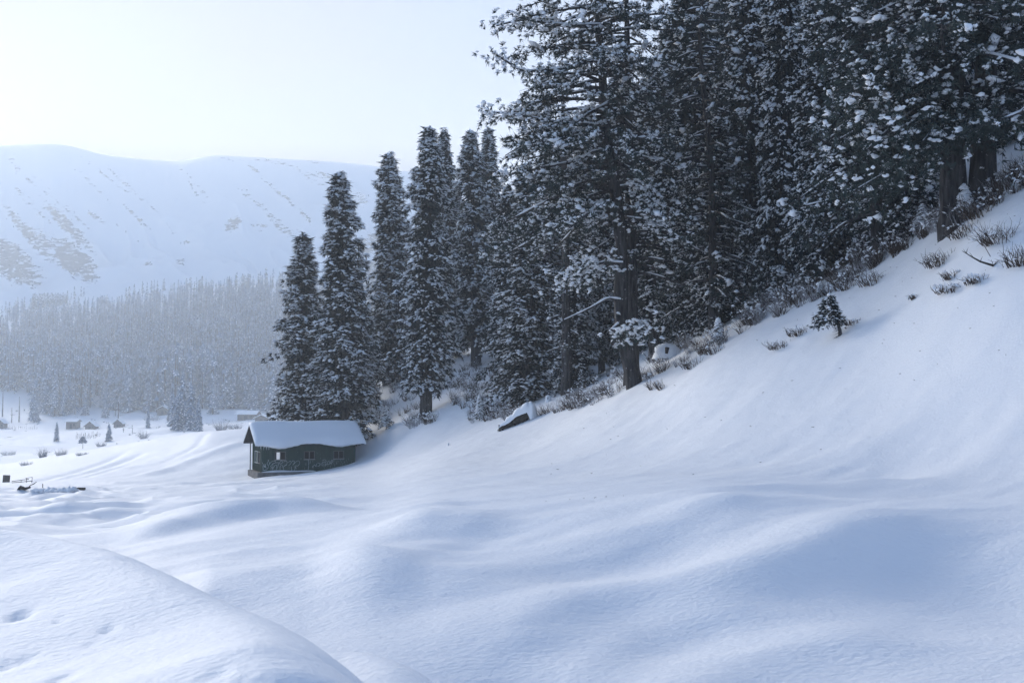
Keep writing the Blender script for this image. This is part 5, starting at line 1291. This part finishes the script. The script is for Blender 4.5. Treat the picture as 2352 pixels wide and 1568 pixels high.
# fallen branch
pb = hit(2282, 612, 20, 60); s_ = pb[1] / FPX
g = Geo(); br = np.array([(0, 0, 2), (-14, 0, 6), (-30, 0, 11), (-46, 0, 20), (-62, 0, 30), (-72, 0, 36)]) * s_
g.tube(br, np.array([3, 2.6, 2.2, 1.6, 1.0, .4]) * s_, 6)
for b, dx, dz in ((3, -10, 12), (4, -8, 10), (4, 4, 14), (2, 5, 12), (0, 10, 12), (0, 16, 8), (0, 22, 16), (0, -6, 14)):
    g.tube([br[b], br[b] + np.array([dx * .5, 0, dz * .6]) * s_, br[b] + np.array([dx, -2, dz]) * s_], np.array([.9, .6, .25]) * s_, 4, cap=False)
o = obj('fallen_branch', g.mesh('fallen_branch', MAT['deadwood'])); o.location = pb; tag(o, 'dark bent branch lying on the snow near the right edge of the slope', 'branch')
g = Geo(); pb = hit(2275, 590, 20, 60); g.tube(np.array([(0, 0, 0), (-12, 0, 22), (-28, 0, 46), (-36, 0, 54)]) * s_, np.array([.9, .8, .5, .2]) * s_, 4)
o = obj('thin_stick', g.mesh('thin_stick', MAT['twig'])); o.location = pb; tag(o, 'thin straight stick leaning above the dark bent branch', 'stick')

# debris at the left
p = hit(14, 1107, 60, 140); s_ = p[1] / FPX
g = Geo(); g.box(-7 * s_, 7 * s_, -.15, .15, -.2, 16 * s_); o = obj('wooden_box', g.mesh('wooden_box', MAT['hutwall'])); o.location = p; o.rotation_euler = (0, .06, .2); tag(o, 'small upright grey wooden box at the left edge of the snow', 'box')
p = hit(52, 1108, 60, 140); e = empty('wooden_rack', tuple(p)); tag(e, 'low grey wooden frame half buried beside the upright box', 'frame')
for nm, a, b, r_ in (('rail', (-24, 0, 3), (14, 0, 8), .7), ('rail', (-24, 0, 0), (22, 0, 4), .7), ('post', (8, 0, -2), (9, 0, 10), .7), ('post', (20, 0, -2), (21, 0, 12), .6), ('rail', (6, 0, 10), (21, 0, 12), .5), ('post', (-4, 0, -1), (-3, 0, 6), .5)):
    g = Geo(); g.tube([np.array(a) * s_, np.array(b) * s_], r_ * s_, 4); obj(nm, g.mesh(nm, MAT['post']), e)
p = hit(57, 1125, 60, 140); g = Geo(); g.tube(np.array([(-10, 0, 0), (-6, 0, 4), (0, 0, 2), (8, 0, 4)]) * s_, np.array([2.0, 3, 2.4, 1.5]) * s_, 6); g.tube(np.array([(4, 0, 2), (8, 0, 7), (13, 0, 9), (17, 0, 12)]) * s_, np.array([.8, .7, .7, .3]) * s_, 5)
o = obj('driftwood', g.mesh('driftwood', MAT['deadwood'])); o.location = p; tag(o, 'dark root stump with an upturned branch left of the snow lumps', 'wood')
p = hit(98, 1122, 60, 140); g = Geo(); g.tube(np.array([(0, 0, -1), (0, 0, 8)]) * s_, .7 * s_, 5); o = obj('short_stake', g.mesh('short_stake', MAT['deadwood'])); o.location = p; tag(o, 'short dark stake rising from the lumpy snow', 'stake')
p = hit(186, 1124, 60, 140); g = Geo(); g.box(-6 * s_, 6 * s_, -.1, .1, -1 * s_, 3 * s_); o = obj('dark_plank', g.mesh('dark_plank', MAT['deadwood'])); o.location = p; tag(o, 'flat dark plank end at the right of the snow lumps', 'plank')
g = Geo()
for _ in range(60):
    u = R3.uniform(76, 172); p = hit(u, 1127 - abs(u - 120) * .03 + R3.uniform(-2, 4), 60, 140)
    lumps(g, p[None], norm(R3.normal(0, 1, (1, 3)) * [1, 1, .1]), R3.uniform(.12, .4), R3.uniform(.12, .3), R3.uniform(.06, .22), R3)
tag(obj('snow_lumps', g.mesh('snow_lumps', MAT['treesnow'], True)), 'row of broken snow lumps dug out on the left flat', 'snow', kind='stuff')

# ---------------------------------------------------------------- haze
mz = bpy.data.materials.new('haze'); mz.use_nodes = True; t = mz.node_tree; t.nodes.clear()
oo = N(t, 'ShaderNodeOutputMaterial'); vp = N(t, 'ShaderNodeVolumePrincipled')
vp.inputs['Color'].default_value = (0.87, 0.938, 1, 1); vp.inputs['Density'].default_value = HAZE_DENSITY; vp.inputs['Anisotropy'].default_value = 0.42
t.links.new(vp.outputs[0], oo.inputs['Volume'])
zlo, zhi = float(Z.min()) - 1.5, float(Z.max()) + 4
g = Geo(); g.box(-2070, 2070, -2070, 2070, zlo, zhi)
tag(obj('haze', g.mesh('haze', mz)), 'pale blue winter haze filling the valley', kind='stuff')
print('haze', zlo, zhi)
